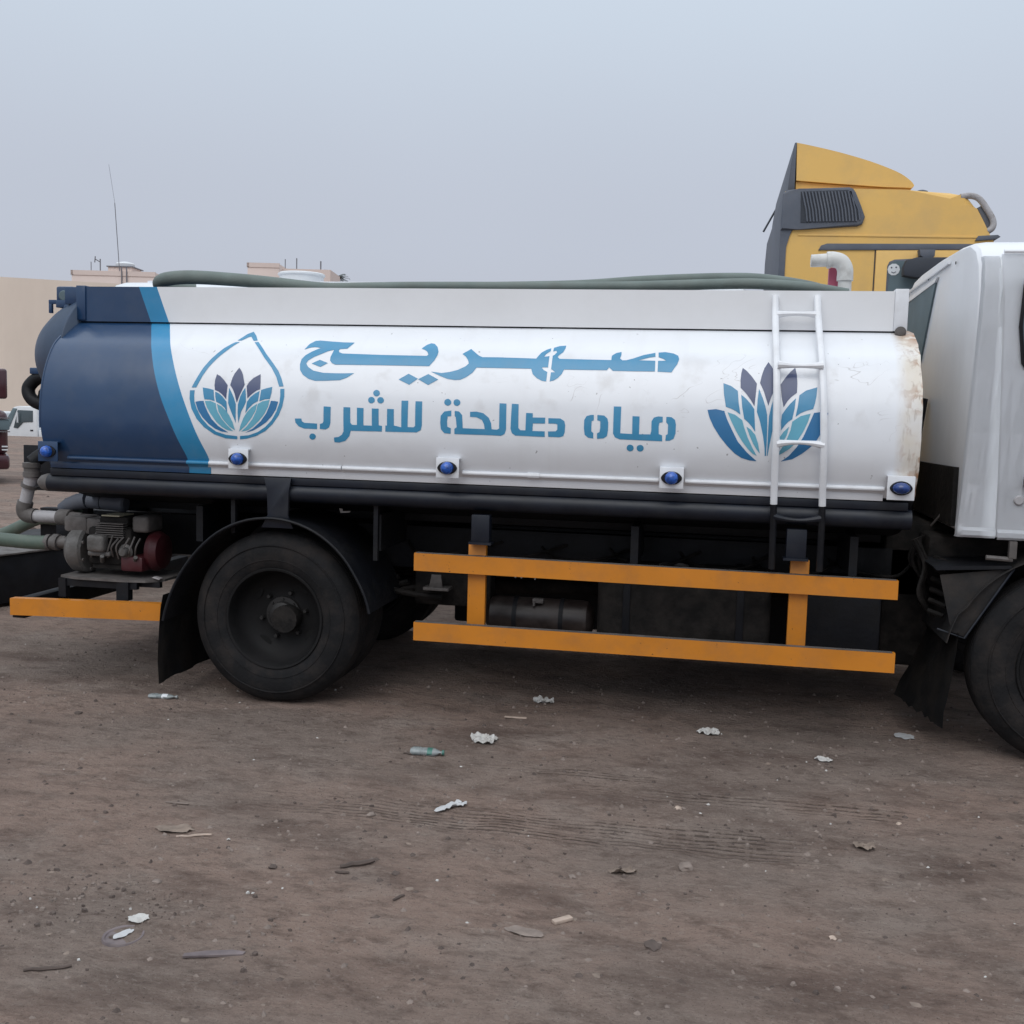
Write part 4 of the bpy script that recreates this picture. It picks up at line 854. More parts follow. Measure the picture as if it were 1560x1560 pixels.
# roof fairing: yellow sides, grey back
fair = [(2.831, 3.791), (2.935, 3.768), (3.15, 3.714), (3.39, 3.640), (3.589, 3.560), (3.683, 3.500), (3.722, 3.455), (3.707, 3.436), (3.505, 3.445), (3.11, 3.478), (2.84, 3.503)]
_t = spline([(a, b, 0) for a, b in fair[:8]], 4); fair = [(p.x, p.y) for p in _t] + fair[8:]
dfl = yb(MB().prism(fair, Y0+.04, Y1-.04), 'roof_deflector', M['yellow'])
MB().prism([(2.84, 3.499), (3.11, 3.474), (3.505, 3.443), (3.70, 3.438), (3.69, 3.425), (2.84, 3.432)], Y0+.07, Y1-.07).build('deflector_base', M['yellow'], dfl)
MB().prism([(2.829, 3.792), (2.815, 3.79), (2.79, 3.60), (2.775, 3.42), (2.83, 3.42)], Y0+.03, Y1-.03, bev=.006).build('deflector_back', M['ygrey'], dfl)
# side vent
vo = [(2.735, 3.112), (2.876, 3.114), (3.313, 3.139), (3.350, 3.155), (3.365, 3.209), (3.331, 3.289), (3.286, 3.397), (3.265, 3.425), (3.235, 3.434), (2.86, 3.426), (2.78, 3.418), (2.74, 3.39)]
vent = yb(MB().prism(vo, Y0-.03, Y0+.02, bev=.014, seg=3), 'side_vent', M['ygrey'])
MB().prism([(2.884, 3.165), (3.300, 3.172), (3.322, 3.20), (3.25, 3.395), (3.225, 3.41), (2.874, 3.402)], Y0-.034, Y0-.029).build('grille_recess', M['yvent'], vent)
for k in range(17):
    x = 2.892+k*.0245
    xt = min(x-.012, 3.24); zt = 3.400
    xb = x+.036; zb = 3.172
    if xb > 3.31: zb = 3.172+(xb-3.31)*1.2
    MB().prism([(xb, zb), (xb+.011, zb), (xb-.002, 3.26), (xt+.011, zt), (xt, zt), (xb-.013, 3.26)], Y0-.043, Y0-.033).build('slat', M['ygrey'], vent)
yb(MB().prism([(3.030, 2.958), (3.05, 2.994), (3.095, 3.009), (4.137, 3.003), (4.27, 3.0), (4.27, 2.965), (4.088, 2.961)], Y0-.012, Y0+.01, bev=.004), 'drip_rail', M['ygrey'])
yb(MB().prism([(2.87, 3.085), (4.28, 3.06), (4.28, 3.045), (2.87, 3.07)], Y0-.006, Y0+.004, bev=.002), 'body_crease', M['yellow'])
yd = yb(MB().prism([(3.466, 1.0), (4.75, 1.0), (4.75, 1.9), (4.30, 2.955), (3.466, 2.955)], Y0-.014, Y0+.0, bev=.004), 'door', M['yellow'])
yb(MB().prism([(3.455, 1.0), (3.463, 1.0), (3.463, 2.958), (3.455, 2.958)], Y0-.004, Y0+.0), 'door_gap', M['yvent'])
MB().prism([(3.552, 2.10), (3.552, 2.835), (3.566, 2.868), (3.603, 2.885), (3.72, 2.890), (4.26, 2.888), (4.50, 2.3), (4.50, 2.10)], Y0-.020, Y0-.013, bev=.003).build('window', M['ygrey'], yd)
MB().prism([(3.566, 2.12), (3.566, 2.83), (3.58, 2.858), (3.61, 2.872), (4.24, 2.874), (4.47, 2.3), (4.47, 2.12)], Y0-.024, Y0-.0195).build('pane', M['glassg'], yd)
st = MB().lathe([(0, 0), (.046, 0), (.046, .002)], (3.600, Y0-.027, 2.808), 'Y', 10).build('round_sticker', M['bwhite'], yd)
MB().lathe([(0, 0), (.007, 0)], (3.583, Y0-.0285, 2.822), 'Y', 8).lathe([(0, 0), (.007, 0)], (3.617, Y0-.0285, 2.824), 'Y', 8).tube([(3.583, Y0-.0285, 2.790), (3.60, Y0-.0285, 2.782), (3.617, Y0-.0285, 2.791)], .003, 5).build('sticker_face', M['ygrey'], yd)
ymr = yb(MB().prism([(3.651, 2.745), (3.647, 2.806), (3.67, 2.862), (3.746, 2.884), (3.99, 2.884), (3.99, 2.76), (3.90, 2.735), (3.743, 2.728)], Y0-.16, Y0-.07, bev=.015), 'mirror', M['yvent'])
MB().prism([(3.762, 2.944), (3.878, 2.944), (3.875, 2.895), (3.825, 2.86), (3.771, 2.90)], Y0-.13, Y0-.03, bev=.008).build('mirror_arm', M['ygrey'], ymr)
# sun visor on tubes over the windscreen
for y in (Y0+.02, Y0+1.25, Y1-.02):
    yb(MB().tube(spline([(4.06, y, 3.36), (4.131, y, 3.368), (4.195, y, 3.345), (4.255, y, 3.27), (4.305, y, 3.185), (4.305, y, 3.13), (4.27, y, 3.10)], 5), .024, 12), 'visor_tube', M['galv'])
yb(MB().prism([(4.19, 3.28), (4.225, 3.30), (4.273, 3.229), (4.305, 3.137), (4.286, 3.08)], Y0+.03, Y1-.03, bev=.004), 'sun_visor', M['ygrey'])
yb(MB().prism([(4.20, 3.062), (4.34, 3.07), (4.36, 3.055), (4.33, 3.035), (4.18, 3.025)], Y0-.02, Y1+.02, bev=.004), 'windscreen_top_trim', M['ygrey'])
yb(MB().tube([(2.822, Y1, 3.748), (2.704, Y1, 3.52)], .011, 6), 'bracket_rod', M['yvent'])
yb(MB().lathe([(.05, 0), (.045, .02), (.02, .03), (0, .031)], (3.80, Y0+.15, 3.41), 'Z', 16), 'roof_beacon', M['ygrey'])
# white tank body behind the cab
tp = []
for k in range(36):
    a = 2*math.pi*k/36; c_, s_ = math.cos(a), math.sin(a)
    tp.append((4.75+1.22*math.copysign(abs(c_)**.7, c_), 1.95+.86*math.copysign(abs(s_)**.7, s_)))
ytank = yb(MB().prism([(y, z) for y, z in tp], -3.35, 2.5, 'X', bev=.03), 'tank_body', M['white'])
yb(MB().box(-3.3, 2.55, 4.48, 4.52, 2.80, 2.83), 'tank_top_rail', M['white'])
yb(MB().lathe([(.22, 0), (.22, .13), (.235, .135), (.235, .15), (.22, .16), (.1, .165), (0, .165)], (-1.85, 4.9, 2.80), 'Z', 32), 'manhole', M['bwhite'])
yb(MB().box(-3.3, 4.9, 4.2, 4.35, .75, 1.05).box(-3.3, 4.9, 5.1, 5.25, .75, 1.05), 'chassis', M['black'])
yb(MB().box(-.6, 2.4, 3.75, 4.1, .45, 1.1, .03), 'tool_box', M['black']); yb(MB().box(-3.1, -.7, 3.75, 3.85, .8, 1.1), 'side_skirt', M['black'])
for x in (-2.4, -1.2, 3.9):
    yb(MB().lathe([(.2, .06), (.28, .0), (.44, 0), (.50, .04), (.51, .08), (.51, .25), (.49, .29), (.28, .3)], (x, 3.6, .51), 'Y', 40).lathe([(.28, .02), (.26, .05), (.1, .1), (0, .1)], (x, 3.6, .51), 'Y', 32), 'wheel', M['rubber'])
    yb(MB().lathe([(.2, .06), (.28, .0), (.44, 0), (.50, .04), (.51, .08), (.51, .25), (.49, .29), (.28, .3)], (x, 5.5, .51), 'Y', 40), 'wheel', M['rubber'])

# ================================================================= dark box put in for shadow and a bumper behind the tanker
A_, B_ = Vector((-3.15, 1.98, 0)), Vector((-2.66, 3.62, 0)); d_ = (B_-A_).normalized(); nrm = Vector((-d_.y, d_.x, 0))
def lp(u, v, z): p = A_+d_*u+nrm*v; return Vector((p.x, p.y, z))
q = MB(); q.box(-.25, (B_-A_).length, 0, 1.3, .02, .40, .01)
for v in q.bm.verts: v.co = lp(v.co.x, v.co.y, v.co.z)
bx = thing('shade_and_bumper_box', 'low black box put in for shadow and a bumper at the left edge behind the tanker', 'box', (A_.x, A_.y, 0))
q.build('box_body', M['black'], bx)
q = MB(); q.box(-.27, .9, -.02, 1.32, .402, .418, .004)
for v in q.bm.verts: v.co = lp(v.co.x, v.co.y, v.co.z)
q.build('box_top', M['gfit'], bx)

# ================================================================= maroon lorry at the left edge
RL = thing('maroon_truck', 'maroon truck front with chrome trim just inside the left edge of the view', 'truck', (-11.02, 12.3, 0)); RL.rotation_euler = (0, 0, R(38)); RL.location = (-10.70, 12.42, 0)
q = MB(); q.box(-13.6, -11.02, 12.3, 14.2, .55, 1.38, .12, 3).build('body', M['maroon'], RL)
MB().prism([(-13.6, 1.36), (-11.10, 1.36), (-11.35, 1.50), (-13.6, 1.55)], 12.35, 14.15, bev=.04).build('bonnet', M['maroonl'], RL)
MB().box(-13.6, -12.2, 12.4, 14.1, 1.5, 2.6, .15, 3).build('cab', M['maroon'], RL)
MB().box(-11.21, -11.02, 12.20, 12.34, 1.60, 2.16, .05, 3).build('mirror', M['maroon'], RL)
MB().tube([(-11.2, 12.3, 1.7), (-11.9, 12.45, 1.7)], .02, 8).build('mirror_arm', M['chrome'], RL)
MB().box(-11.5, -10.99, 12.25, 12.5, 1.02, 1.22, .03).build('headlight', M['glassg'], RL)
MB().box(-13.0, -10.985, 12.22, 12.28, 1.235, 1.255).box(-13.0, -10.985, 12.22, 12.28, .98, 1.0).build('chrome_trim', M['chrome'], RL)
for z in (.64, .70): MB().box(-11.13, -11.03, 12.24, 12.29, z, z+.022).build('reflector', M['bwhite'], RL)
MB().box(-13.2, -11.0, 12.2, 14.3, .28, .56, .06).build('bumper', M['maroon'], RL)
for y in (12.45, 13.9): MB().lathe([(0, 0), (.2, 0), (.38, .01), (.40, .05), (.40, .2), (0, .2)], (-12.4, y, .40), 'Y', 28).build('wheel', M['rubber'], RL)

# ================================================================= small white lorry far behind
def far_truck():
    WTk = thing('white_truck', 'small white cab-over truck far behind, seen between the maroon truck and the navy tank end', 'truck', (-28, 37.5, -1))
    X0, X1, Yc = -28.92, -27.22, 37.0
    q = MB().prism([(X0, -.62), (X1, -.62), (X1, 1.10), (X1-.1, 1.22), (X0+.75, 1.24), (X0+.50, 1.18), (X0, .30)], Yc, Yc+1.9, bev=.05)
    q.build('cab', M['bwhite'], WTk)
    MB().prism([(X0+.04, .40), (X0+.33, .32), (X0+.70, 1.12), (X0+.50, 1.14)], Yc-.03, Yc+1.93, bev=.005).build('windscreen', M['glassg'], WTk)
    MB().prism([(X0+.52, .27), (X0+.74, 1.06), (X1-.22, 1.05), (X1-.22, .55), (X0+1.0, .52), (X0+.72, .24)], Yc-.025, Yc, bev=.003).build('window', M['glass'], WTk)
    MB().box(X0+.78, X0+.82, Yc-.16, Yc-.1, .5, .95).build('mirror', M['bwhite'], WTk)
    MB().box(X1-.36, X1-.22, Yc-.02, Yc, .14, .20).build('door_handle', M['black'], WTk)
    MB().box(X0+.02, X0+.25, Yc-.02, Yc, -.42, -.16, .02).build('headlight', M['glassg'], WTk)
    MB().lathe([(0, 0), (.2, 0), (.40, .02), (.40, .2), (0, .2)], (X1-.35, Yc-.03, -.60), 'Y', 24).build('wheel', M['rubber'], WTk)
    MB().lathe([(.40, 0), (.46, 0), (.46, .02), (.40, .02)], (X1-.35, Yc-.03, -.60), 'Y', 24).build('wheel_arch', M['black'], WTk)
    MB().box(X1+.05, X1+3.6, Yc, Yc+1.9, -.3, .2, .02).build('cargo_bed', M['bwhite'], WTk)
    MB().lathe([(0, 0), (.2, 0), (.40, .02), (.40, .2), (0, .2)], (X1+2.6, Yc-.03, -.60), 'Y', 24).build('wheel', M['rubber'], WTk)
far_truck()
fw = thing('white_truck', 'white truck end with grey glass far behind, its side cut by the left edge', 'truck', (-31.5, 37.8, -1))
MB().box(-33, -29.6, 37.6, 39.6, -.3, .95, .1, 3).build('cab', M['bwhite'], fw)
MB().box(-32.6, -29.9, 37.57, 37.6, .30, .80, .02).build('window', M['glassg'], fw)
for x in (-32.3, -30.4): MB().lathe([(0, 0), (.2, 0), (.40, .02), (.40, .2), (0, .2)], (x, 37.5, -.60), 'Y', 24).build('wheel', M['rubber'], fw)

# ================================================================= boundary wall of tall precast panels
WL_ = thing('boundary_wall', 'tall cream precast concrete wall behind everything at the left', 'wall', (-38, 49.2, -1))
p0, p1 = Vector((-38.02, 49.22, 0)), Vector((-29.2, 50.84, 0)); dd = (p1-p0); dl = dd.length; dd.normalize(); nn = Vector((-dd.y, dd.x, 0))
pw = 1.22; i = -12
proto_panel = None
while i*pw < dl-1.5:
    q = MB(); hh = 8.57-(i*pw)*.0315 + 1.0
    q.box(.012, pw-.012, 0, .2, 0, hh, .012, 1)
    o = q.build('wall_panel', M['concr'], WL_)
    for v in o.data.vertices:
        c = v.co; v.co = p0+dd*(i*pw+c.x)+nn*(c.y+.012*math.sin(i*2.3)); v.co.z = c.z-1
    i += 1
q = MB(); q.box(-12*pw, i*pw, .06, .16, 0, 1)
for v in q.bm.verts:
    c = v.co.copy(); v.co = p0+dd*c.x+nn*c.y; v.co.z = -1 if c.z < .5 else 8.45-c.x*.0315
q.build('wall_core', M['concr'], WL_)

# ================================================================= far buildings
def bld(name, label, x0, y0, ang, L_, D_, H_, extras):
    b = thing(name, label, 'building', (x0, y0, -1)); mx = Matrix.Translation((x0, y0, -1)) @ Matrix.Rotation(R(ang), 4, 'Z')
    MB().box(0, L_, 0, D_, 0, H_, .03).xf(mx).build('wall', M['pinkw'], b)
    MB().box(-.05, L_+.05, -.05, .15, H_-.35, H_+.03).box(-.05, .15, -.05, D_, H_-.35, H_+.03).xf(mx).build('parapet', M['pinkw'], b)
    for e_ in extras: e_(b, mx)
    return b
def wins(L_, H_):
    def f(b, mx):
        for zz in (H_-2.6, H_-5.8):
            for k in range(3):
                x = L_*(.2+.3*k)
                MB().box(x-.5, x+.5, -.02, .05, zz-.7, zz+.7).xf(mx).build('window', M['glass'], b)
    return f
def water_tank(x, y, z, r, h, cap=True):
    def f(b, mx): MB().lathe([(r*.95, 0), (r, .1), (r, h*.6), (r*.85, h*.8), (r*.25, h), (0, h)], (x, y, z), 'Z', 24).xf(mx).build('water_tank', M['bwhite'], b)
    return f
def box_(x0, x1, y0, y1, z0, z1, nm='stair_tower', m='pinkw'):
    def f(b, mx): MB().box(x0, x1, y0, y1, z0, z1).xf(mx).build(nm, M[m], b)
    return f
def mast(pts, r, nm='antenna'):
    def f(b, mx): MB().tube(pts, r, 6).xf(mx).build(nm, M['mast'], b)
    return f
def arm_mast(b, mx):
    MB().tube([(1.95, 1, 12.2), (1.95, 1, 14.05)], .05, 6).tube([(1.55, 1, 14.02), (1.95, 1, 13.8)], .045, 6).tube([(1.5, 1, 13.75), (1.55, 1, 14.25)], .045, 6).xf(mx).build('rooftop_lamp', M['mast'], b)
bld('house', 'pinkish flat-roofed house with a small white water tank and tall thin mast, left background', -49.08, 73.04, 10.6, 6.75, 6, 12.95,
    [wins(6.75, 12.95), box_(2.85, 4.75, .3, 2.6, 12.9, 13.35), box_(2.75, 4.9, .2, 2.7, 13.35, 13.43, 'slab', 'mast'), water_tank(3.85, 1.4, 13.42, .75, .5),
     mast([(3.9, .15, 12.0), (3.5, .15, 18.4)], .032), mast([(3.5, .15, 18.4), (3.05, .15, 21.4)], .012), mast([(1.2, 1, 12.5), (1.2, 1, 13.8)], .035), arm_mast,
     mast([(4.1, -.1, 11.3), (4.1, -.1, 13.3)], .05, 'roof_ladder'), mast([(4.5, -.1, 11.3), (4.5, -.1, 13.3)], .05, 'roof_ladder')])
bld('house', 'pinkish flat-roofed building right of the first, its corner rising behind the hose', -37.31, 80.5, 10.0, 2.7, 6, 14.60,
    [box_(2.7, 6.9, 1.2, 6, 0, 14.35, 'wing'), mast([(2.9, 1.5, 14.3), (2.9, 1.5, 15.2)], .04), mast([(3.9, 1.5, 14.3), (3.9, 1.5, 15.3)], .05), mast([(6.0, 1.5, 14.2), (6.0, 1.5, 15.1)], .06)])
# date palm crown far away, seen over the hose
pt = thing('palm_tree', 'distant date palm whose grey-green crown shows above the truck roofs', 'palm tree', (-40.8, 110.9, -1))
MB().tube([(-40.8, 110.9, -1), (-40.9, 110.9, 8), (-40.7, 110.9, 16.0)], [.35, .28, .25], 10).build('trunk', M['bark'], pt)
q = MB(); rnd = random.Random(5)
for k in range(46):
    a = rnd.uniform(0, 2*math.pi); el = rnd.uniform(-.5, .95); ln = rnd.uniform(1.5, 2.4)
    c = Vector((-40.7, 110.9, 15.9)); d = Vector((math.cos(a)*math.cos(el), math.sin(a)*math.cos(el), math.sin(el)))
    prev = None; side = Vector((-math.sin(a), math.cos(a), 0)); pts = []
    for j in range(6):
        t = j/5; p = c+d*ln*t+Vector((0, 0, -.9*t*t)); pts.append(p)
    for j in range(5):
        for s_ in (-1, 1):
            for u in (0, .5):
                b0 = pts[j].lerp(pts[j+1], u); l_ = .42*(1-.5*(j/5))
                v1, v2, v3 = q.bm.verts.new(b0), q.bm.verts.new(b0+(pts[j+1]-pts[j]).normalized()*.12), q.bm.verts.new(b0+side*s_*l_+(pts[j+1]-pts[j])*.8+Vector((0, 0, -.12)))
                q.bm.faces.new((v1, v2, v3))
q.build('crown', M['palm'], pt, smooth=False, recalc=False)

# ================================================================= LITTER
LG = 'scraps of litter on the dirt'
def sheet(name, label, cat, x, y, w_, d_, h_, m, seed, rot=0, outline=None, nseg=12, group=None, fold=3.0):
    rnd = random.Random(seed); q = MB(); n = nseg; G_ = {}
    for i in range(n+1):
        for j in range(n+1):
            u, v = i/n-.5, j/n-.5
            r_ = 1+.35*noise.noise(Vector((u*4, v*4, seed*3.1)))
            if outline == 'round' or outline is None:
                a = math.atan2(v, u); lim = .5*(1+.30*noise.noise(Vector((math.cos(a)*1.6, math.sin(a)*1.6, seed)))) ; rr = max(abs(u), abs(v))*2*lim; l_ = math.hypot(u, v)
                if l_ > 1e-6: u, v = u/l_*rr, v/l_*rr
            z = abs(noise.noise(Vector((u*fold, v*fold*1.2, seed*1.7))))+.35*abs(noise.noise(Vector((u*fold*3, v*fold*3, seed))))
            px, py = u*w_*(1+.12*noise.noise(Vector((u*6, v*6, seed+9)))), v*d_*(1+.12*noise.noise(Vector((u*6, v*6, seed+5))))
            G_[i, j] = q.bm.verts.new((px, py, .003+h_*z))
    for i in range(n):
        for j in range(n): q.bm.faces.new((G_[i, j], G_[i+1, j], G_[i+1, j+1], G_[i, j+1]))
    o = q.build(name, m, None, angle=25); o.location = (x, y, gh(x, y)); o.rotation_euler = (0, 0, R(rot))
    return tag(o, label, cat, group or (LG if cat == 'litter' else None))
def put(o, x, y, rot, label, cat, group=None, dz=0):
    o.location = (x, y, gh(x, y)+dz); o.rotation_euler = (0, 0, R(rot)); return tag(o, label, cat, group)
LG = 'scraps of litter on the dirt'
sheet('crumpled_tissue', 'crumpled white tissue right of the crushed bottle with green traces', 'litter', 1.215, -.245, .14, .14, .05, M['paper'], 3, 10, fold=3.2, nseg=16)
sheet('crumpled_paper', 'small pale crumpled paper in the shade edge under the lower orange rail', 'litter', 1.395, .52, .14, .09, .035, M['paper'], 8, 5, fold=5)
sheet('plastic_scrap', 'white bent plastic scrap lying on the tyre tracks, nearest of the white scraps', 'litter', 1.262, -1.15, .045, .14, .022, M['plasw'], 12, -35, nseg=8)
sheet('plastic_scrap', 'short white tab at the upper end of the bent plastic scrap', 'litter', 1.293, -1.115, .07, .045, .02, M['plasw'], 15, 8, nseg=8)
sheet('torn_paper', 'torn off-white paper in front of the ladder, left of the white pointed wrapper', 'litter', 2.323, .17, .12, .09, .03, M['paper'], 21, 0, fold=4)
sheet('clear_shard', 'pale blue-grey flat shard left of the front wheel', 'litter', 3.335, .40, .095, .11, .006, M['plasw'], 25, 30, nseg=8)
sheet('white_wrapper', 'white pointed wrapper halfway between the front wheel and torn paper', 'litter', 2.873, -.14, .085, .07, .02, M['paper'], 28, -20, nseg=8)
sheet('white_shard', 'white chip lying inside the buried round lid, bottom left', 'litter', .535, -2.42, .035, .075, .006, M['plasw'], 31, -25, nseg=6)
sheet('paper_scrap', 'larger pale torn scrap just behind the buried round lid', 'litter', .535, -2.33, .06, .06, .012, M['paper'], 33, 20, nseg=7)
sheet('paper_scrap', 'pinkish ragged scrap in the dirt left of centre, upper left ground', 'litter', .30, -1.66, .17, .07, .02, M['leaf'], 36, 5, nseg=9)
sheet('dry_leaf', 'curled pale dry leaf at the lower centre right', 'leaf', 2.02, -1.60, .11, .04, .03, M['leaf'], 40, 20, nseg=8)
sheet('dry_leaf', 'dry half-shell leaf right of the tyre track end', 'leaf', 2.92, -1.15, .08, .06, .03, M['leaf'], 43, -15, nseg=8)
sheet('flat_scrap', 'faded flat scrap pressed into the dirt at the lower centre', 'litter', 1.75, -2.12, .13, .06, .006, M['tan'], 47, -10, nseg=8)
# clear bottles
def bottle(x, y, rot, L_, r, m, label, band=None):
    b = thing('plastic_bottle', label, 'bottle', (0, 0, 0))
    q = MB().lathe([(0, -L_/2), (r*.8, -L_/2+.003), (r, -L_/2+.015), (r, -L_*.2), (r*.93, -L_*.18), (r, -L_*.15), (r, L_*.18), (r*.7, L_*.3), (r*.36, L_*.38), (r*.36, L_*.44)], (0, 0, 0), 'X', 16)
    for v in q.bm.verts: v.co.z = v.co.z*.62 + r*.62 + .004*noise.noise(v.co*60); v.co.y += .003*noise.noise(v.co*45)
    q.build('bottle_body', m, b)
    q = MB().lathe([(0, L_*.5), (r*.42, L_*.5), (r*.42, L_*.44), (0, L_*.44)], (0, 0, r*.62), 'X', 12).build('cap', M['greenp'] if not band else M['plas'], b)
    q = MB().lathe([(r*1.02, -L_*.02), (r*1.02, L_*.18)] if band else [(r*1.02, L_*.02), (r*1.02, L_*.17)], (0, 0, 0), 'X', 16)
    for v in q.bm.verts: v.co.z = v.co.z*.62 + r*.62
    q.build('bottle_label', M['bwhite'] if band else M['greenp'], b)
    b.location = (x, y, gh(x, y)-.004); b.rotation_euler = (0, 0, R(rot))
bottle(-.668, .0, 8, .165, .022, M['plas'], 'grey plastic bottle with white label lying by the rear mud flap', True)
bottle(1.0, -.535, 4, .165, .030, M['plas'], 'crushed clear bottle with green traces lying in front of the rear wheel area', False)
def rod(x, y, L_, r, rot, m, label, name='twig', cat='stick', bend=.1, seed=0):
    P = [(L_*(t/6-.5), L_*bend*noise.noise(Vector((t*.7, seed, 0))), r+.3*r*noise.noise(Vector((t, seed, 3)))) for t in range(7)]
    q = MB().tube(spline(P, 2), [r*(.6+.4*math.sin(math.pi*(i+1)/14)) for i in range(13)], 6).build(name, m); return put(q, x, y, rot, label, cat, 'twigs and sticks on the dirt')
q = MB().box(-.06, .06, -.009, .009, .002, .010, .002).build('wooden_stick', M['stick']); put(q, 1.30, .17, 3, 'pale flat wooden stick between the tissue and the crumpled paper', 'stick')
q = MB().box(-.035, .035, -.012, .012, .0, .012, .003).build('wood_chip', M['stick']); put(q, 1.86, -2.02, 42, 'small pale wood sliver at the lower centre', 'stick')
rod(.94, -.56, .10, .005, 4, M['dark'], 'thin dark twig poking from the left of the crushed bottle', seed=1)
rod(1.08, -1.78, .13, .010, 38, M['dark'], 'dark twisted twig left of centre in the foreground', seed=2)
rod(1.05, -1.86, .05, .005, 5, M['dark'], 'short dark splinter below the twisted twig', seed=3)
rod(.40, -1.70, .13, .005, 24, M['stick'], 'pale thin stick beside the ragged pinkish scrap', seed=4)
rod(.44, -2.66, .13, .006, 24, M['dark'], 'dark stick at the left edge of the foreground', seed=5)
rod(1.30, -2.0, .05, .005, 60, M['dark'], 'tiny upright-looking dark sliver at the lower centre', seed=6)
rod(.17, -1.40, .10, .005, 3, M['tan'], 'short brown stick lying left of the ragged scrap', seed=7)
q = MB().prism([(-.09, -.022), (-.02, -.016), (.085, -.006), (.09, .010), (.05, .020), (-.03, .012), (-.09, -.004)], .002, .008, 'Z').build('tin_strip', M['tin'])
put(q, .87, -2.475, 12, 'bent mauve-grey tin strip lying in the left foreground', 'scrap metal')
lid = MB().lathe([(0, .002), (.052, .002), (.055, .006), (.062, .007), (.064, .003), (.066, -.004)], (0, 0, 0), 'Z', 40).build('buried_lid', M['tin'])
put(lid, .54, -2.425, 0, 'round rusty lid half buried in the dirt at the bottom left', 'lid', dz=-.002)
def clod(x, y, s, m, label, seed, name='stone', cat='stone', flat=.5):
    q = MB(); bmesh.ops.create_icosphere(q.bm, subdivisions=2, radius=s)
    for v in q.bm.verts:
        v.co *= 1+.55*noise.noise(v.co*(1.2/s)+Vector((seed*5, 0, 0))); v.co.z *= flat
    o = q.build(name, m, None, angle=30); return put(o, x, y, seed*40, label, cat, 'stones and clods on the dirt', dz=s*flat*.3)
clod(2.244, -1.515, .028, M['tan'], 'pale knobbly stone in the right centre foreground', 1)
clod(2.158, -2.12, .030, M['dark'], 'dark frayed clod at the lower centre right', 2, 'dirt_clod', 'clod', .3)
clod(1.235, -1.82, .014, M['dark'], 'small dark clod near the twisted twig', 3, 'dirt_clod', 'clod')
clod(.80, -1.88, .016, M['dark'], 'dark brown stone below the ragged scrap', 4)
clod(-.94, -.38, .020, M['dark'], 'dark clod at the left below the orange rear bar', 5, 'dirt_clod', 'clod')
clod(2.72, -1.93, .012, M['stick'], 'short pale pebble in the right foreground', 6)
clod(.98, -1.32, .018, M['tan'], 'flat tan stone left of the tyre track', 7)
clod(2.20, -.93, .016, M['stick'], 'pale pebble cluster stone above the tyre track end', 8)
clod(.46, -2.08, .016, M['tan'], 'tan pebble with others around above the buried lid', 9)
clod(3.10, -.85, .012, M['stick'], 'whitish pebble at the right, below the front wheel', 10)
clod(1.85, -1.69, .014, M['tan'], 'tan pebble left of the knobbly stone', 11)
# loose chips and grit: uncountable
def grit(name, count, seed, m, smin, smax, region, power=1.0, flat=.75, bias=None):
    rnd = random.Random(seed); V = []; Fc = []
    base = [(1, 0, 0), (.3, .9, 0), (-.8, .6, 0), (-.7, -.7, 0), (.4, -.9, 0), (.1, .1, 1)]
    for _ in range(count):
        x = rnd.uniform(region[0], region[1]); y = rnd.uniform(region[2], region[3])
        if noise.noise(Vector((x*.9, y*.9, seed))) < rnd.uniform(-.9, .35): continue
        s = smin+(smax-smin)*rnd.random()**3.5; a = rnd.uniform(0, 6.28); st = rnd.uniform(.4, 1.0); z0 = gh(x, y); k = len(V)
        for bx_, by_, bz_ in base:
            px, py = bx_*s*rnd.uniform(.7, 1.2), by_*s*st*rnd.uniform(.7, 1.2)
            V.append((x+px*math.cos(a)-py*math.sin(a), y+px*math.sin(a)+py*math.cos(a), z0-.001+bz_*s*flat*rnd.uniform(.6, 1.2)+(.0005 if bz_ == 0 else 0)))
        for j in range(5): Fc.append((k+j, k+(j+1) % 5, k+5))
    me = bpy.data.meshes.new(name); me.from_pydata(V, [], Fc); me.materials.append(m)
    o = bpy.data.objects.new(name, me); COL.objects.link(o); o['kind'] = 'stuff'; return o
REG = (-2.2, 4.6, -3.4, 1.4)
grit('gravel', 3800, 11, M['tan'], .002, .017, REG)
grit('gravel', 4500, 12, M['dark'], .002, .017, REG)
grit('gravel', 320, 13, M['paper'], .002, .011, REG)
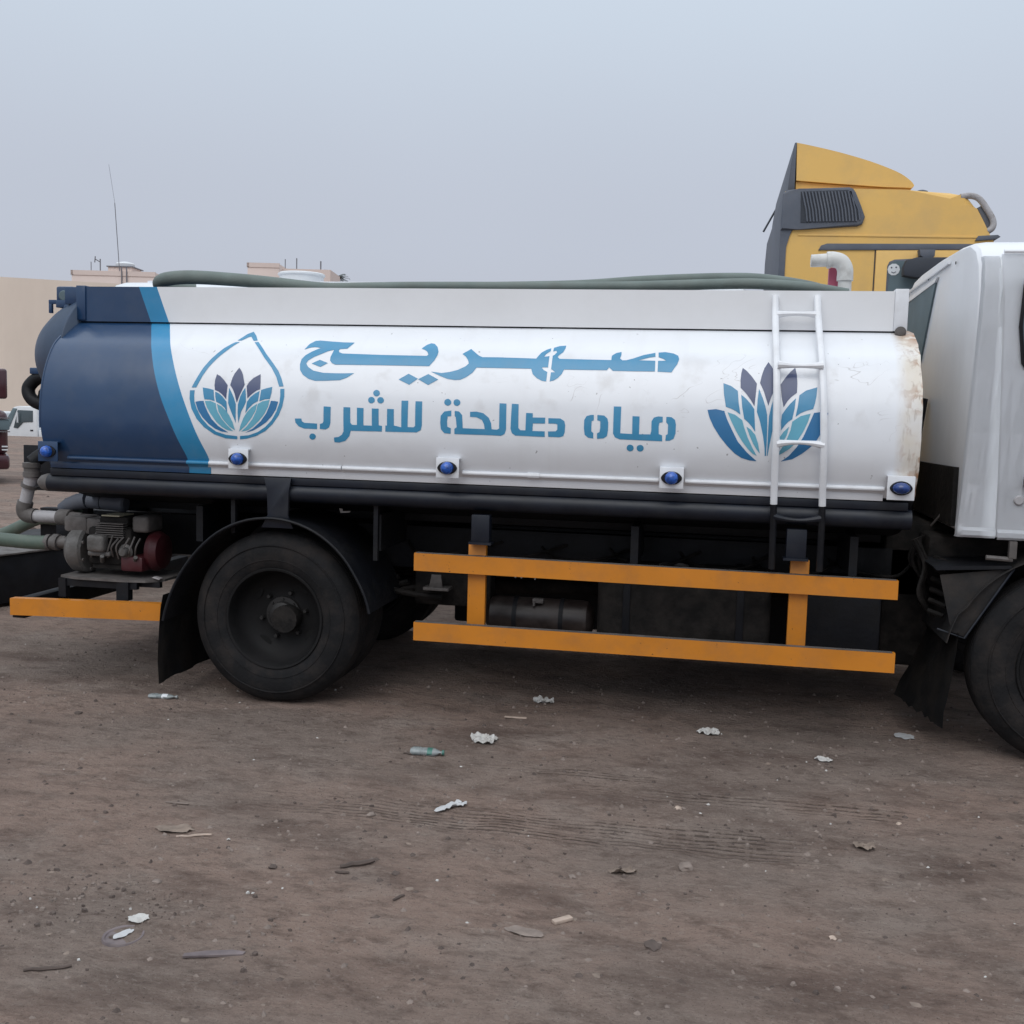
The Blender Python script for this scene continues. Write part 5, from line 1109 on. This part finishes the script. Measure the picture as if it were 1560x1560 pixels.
grit('gravel', 900, 14, M['leaf'], .003, .026, REG, flat=.15)
# stones in loose drifts
def drift(seed, m, spots, smin, smax):
    rnd = random.Random(seed); V = []; Fc = []
    for cx, cy_, sp, nn_ in spots:
        for _ in range(nn_):
            x, y = rnd.gauss(cx, sp*1.7), rnd.gauss(cy_, sp); s = smin+(smax-smin)*rnd.random()**3; k = len(V); z0 = gh(x, y)
            for j in range(6):
                a = j*math.pi/3+rnd.uniform(-.3, .3); r_ = s*rnd.uniform(.7, 1.15); V.append((x+r_*math.cos(a), y+.8*r_*math.sin(a), z0-.002))
            for j in range(6):
                a = j*math.pi/3+rnd.uniform(-.3, .3); r_ = s*rnd.uniform(.45, .8); V.append((x+r_*math.cos(a), y+.8*r_*math.sin(a), z0+s*rnd.uniform(.4, .8)))
            for j in range(6): j2 = (j+1) % 6; Fc.append((k+j, k+j2, k+6+j2, k+6+j))
            Fc.append([k+6+j for j in range(6)])
    me = bpy.data.meshes.new('gravel'); me.from_pydata(V, [], Fc); me.materials.append(m)
    o = bpy.data.objects.new('gravel', me); COL.objects.link(o); o['kind'] = 'stuff'
SP = [(.45, -2.2, .10, 60), (.1, -2.35, .16, 80), (.9, -2.3, .10, 30), (3.0, -1.2, .2, 50), (2.3, -1.0, .15, 40), (.5, -1.45, .2, 40), (1.6, -1.5, .3, 40), (2.9, -1.9, .2, 30), (2.7, -.3, .25, 40), (-.9, -.2, .3, 50), (1.0, -.5, .3, 40), (3.4, -.5, .3, 50)]
drift(31, M['tan'], SP, .003, .014); drift(32, M['dark'], SP, .003, .014); drift(33, M['paper'], [(a, b, c*1.5, d//14) for a, b, c, d in SP], .002, .009)
grit('gravel', 700, 15, M['tan'], .01, .05, (-9, 3, 2.5, 14))
grit('gravel', 300, 16, M['dark'], .01, .07, (-9, 3, 4, 16))
q = MB(); q.box(-.12, .12, -.03, .03, 0, .03, .005); put(q.build('red_rag', M['red']), *(-7.4, 10.5), 8, 'small red rag on the far dirt left of the standpipe', 'rag')
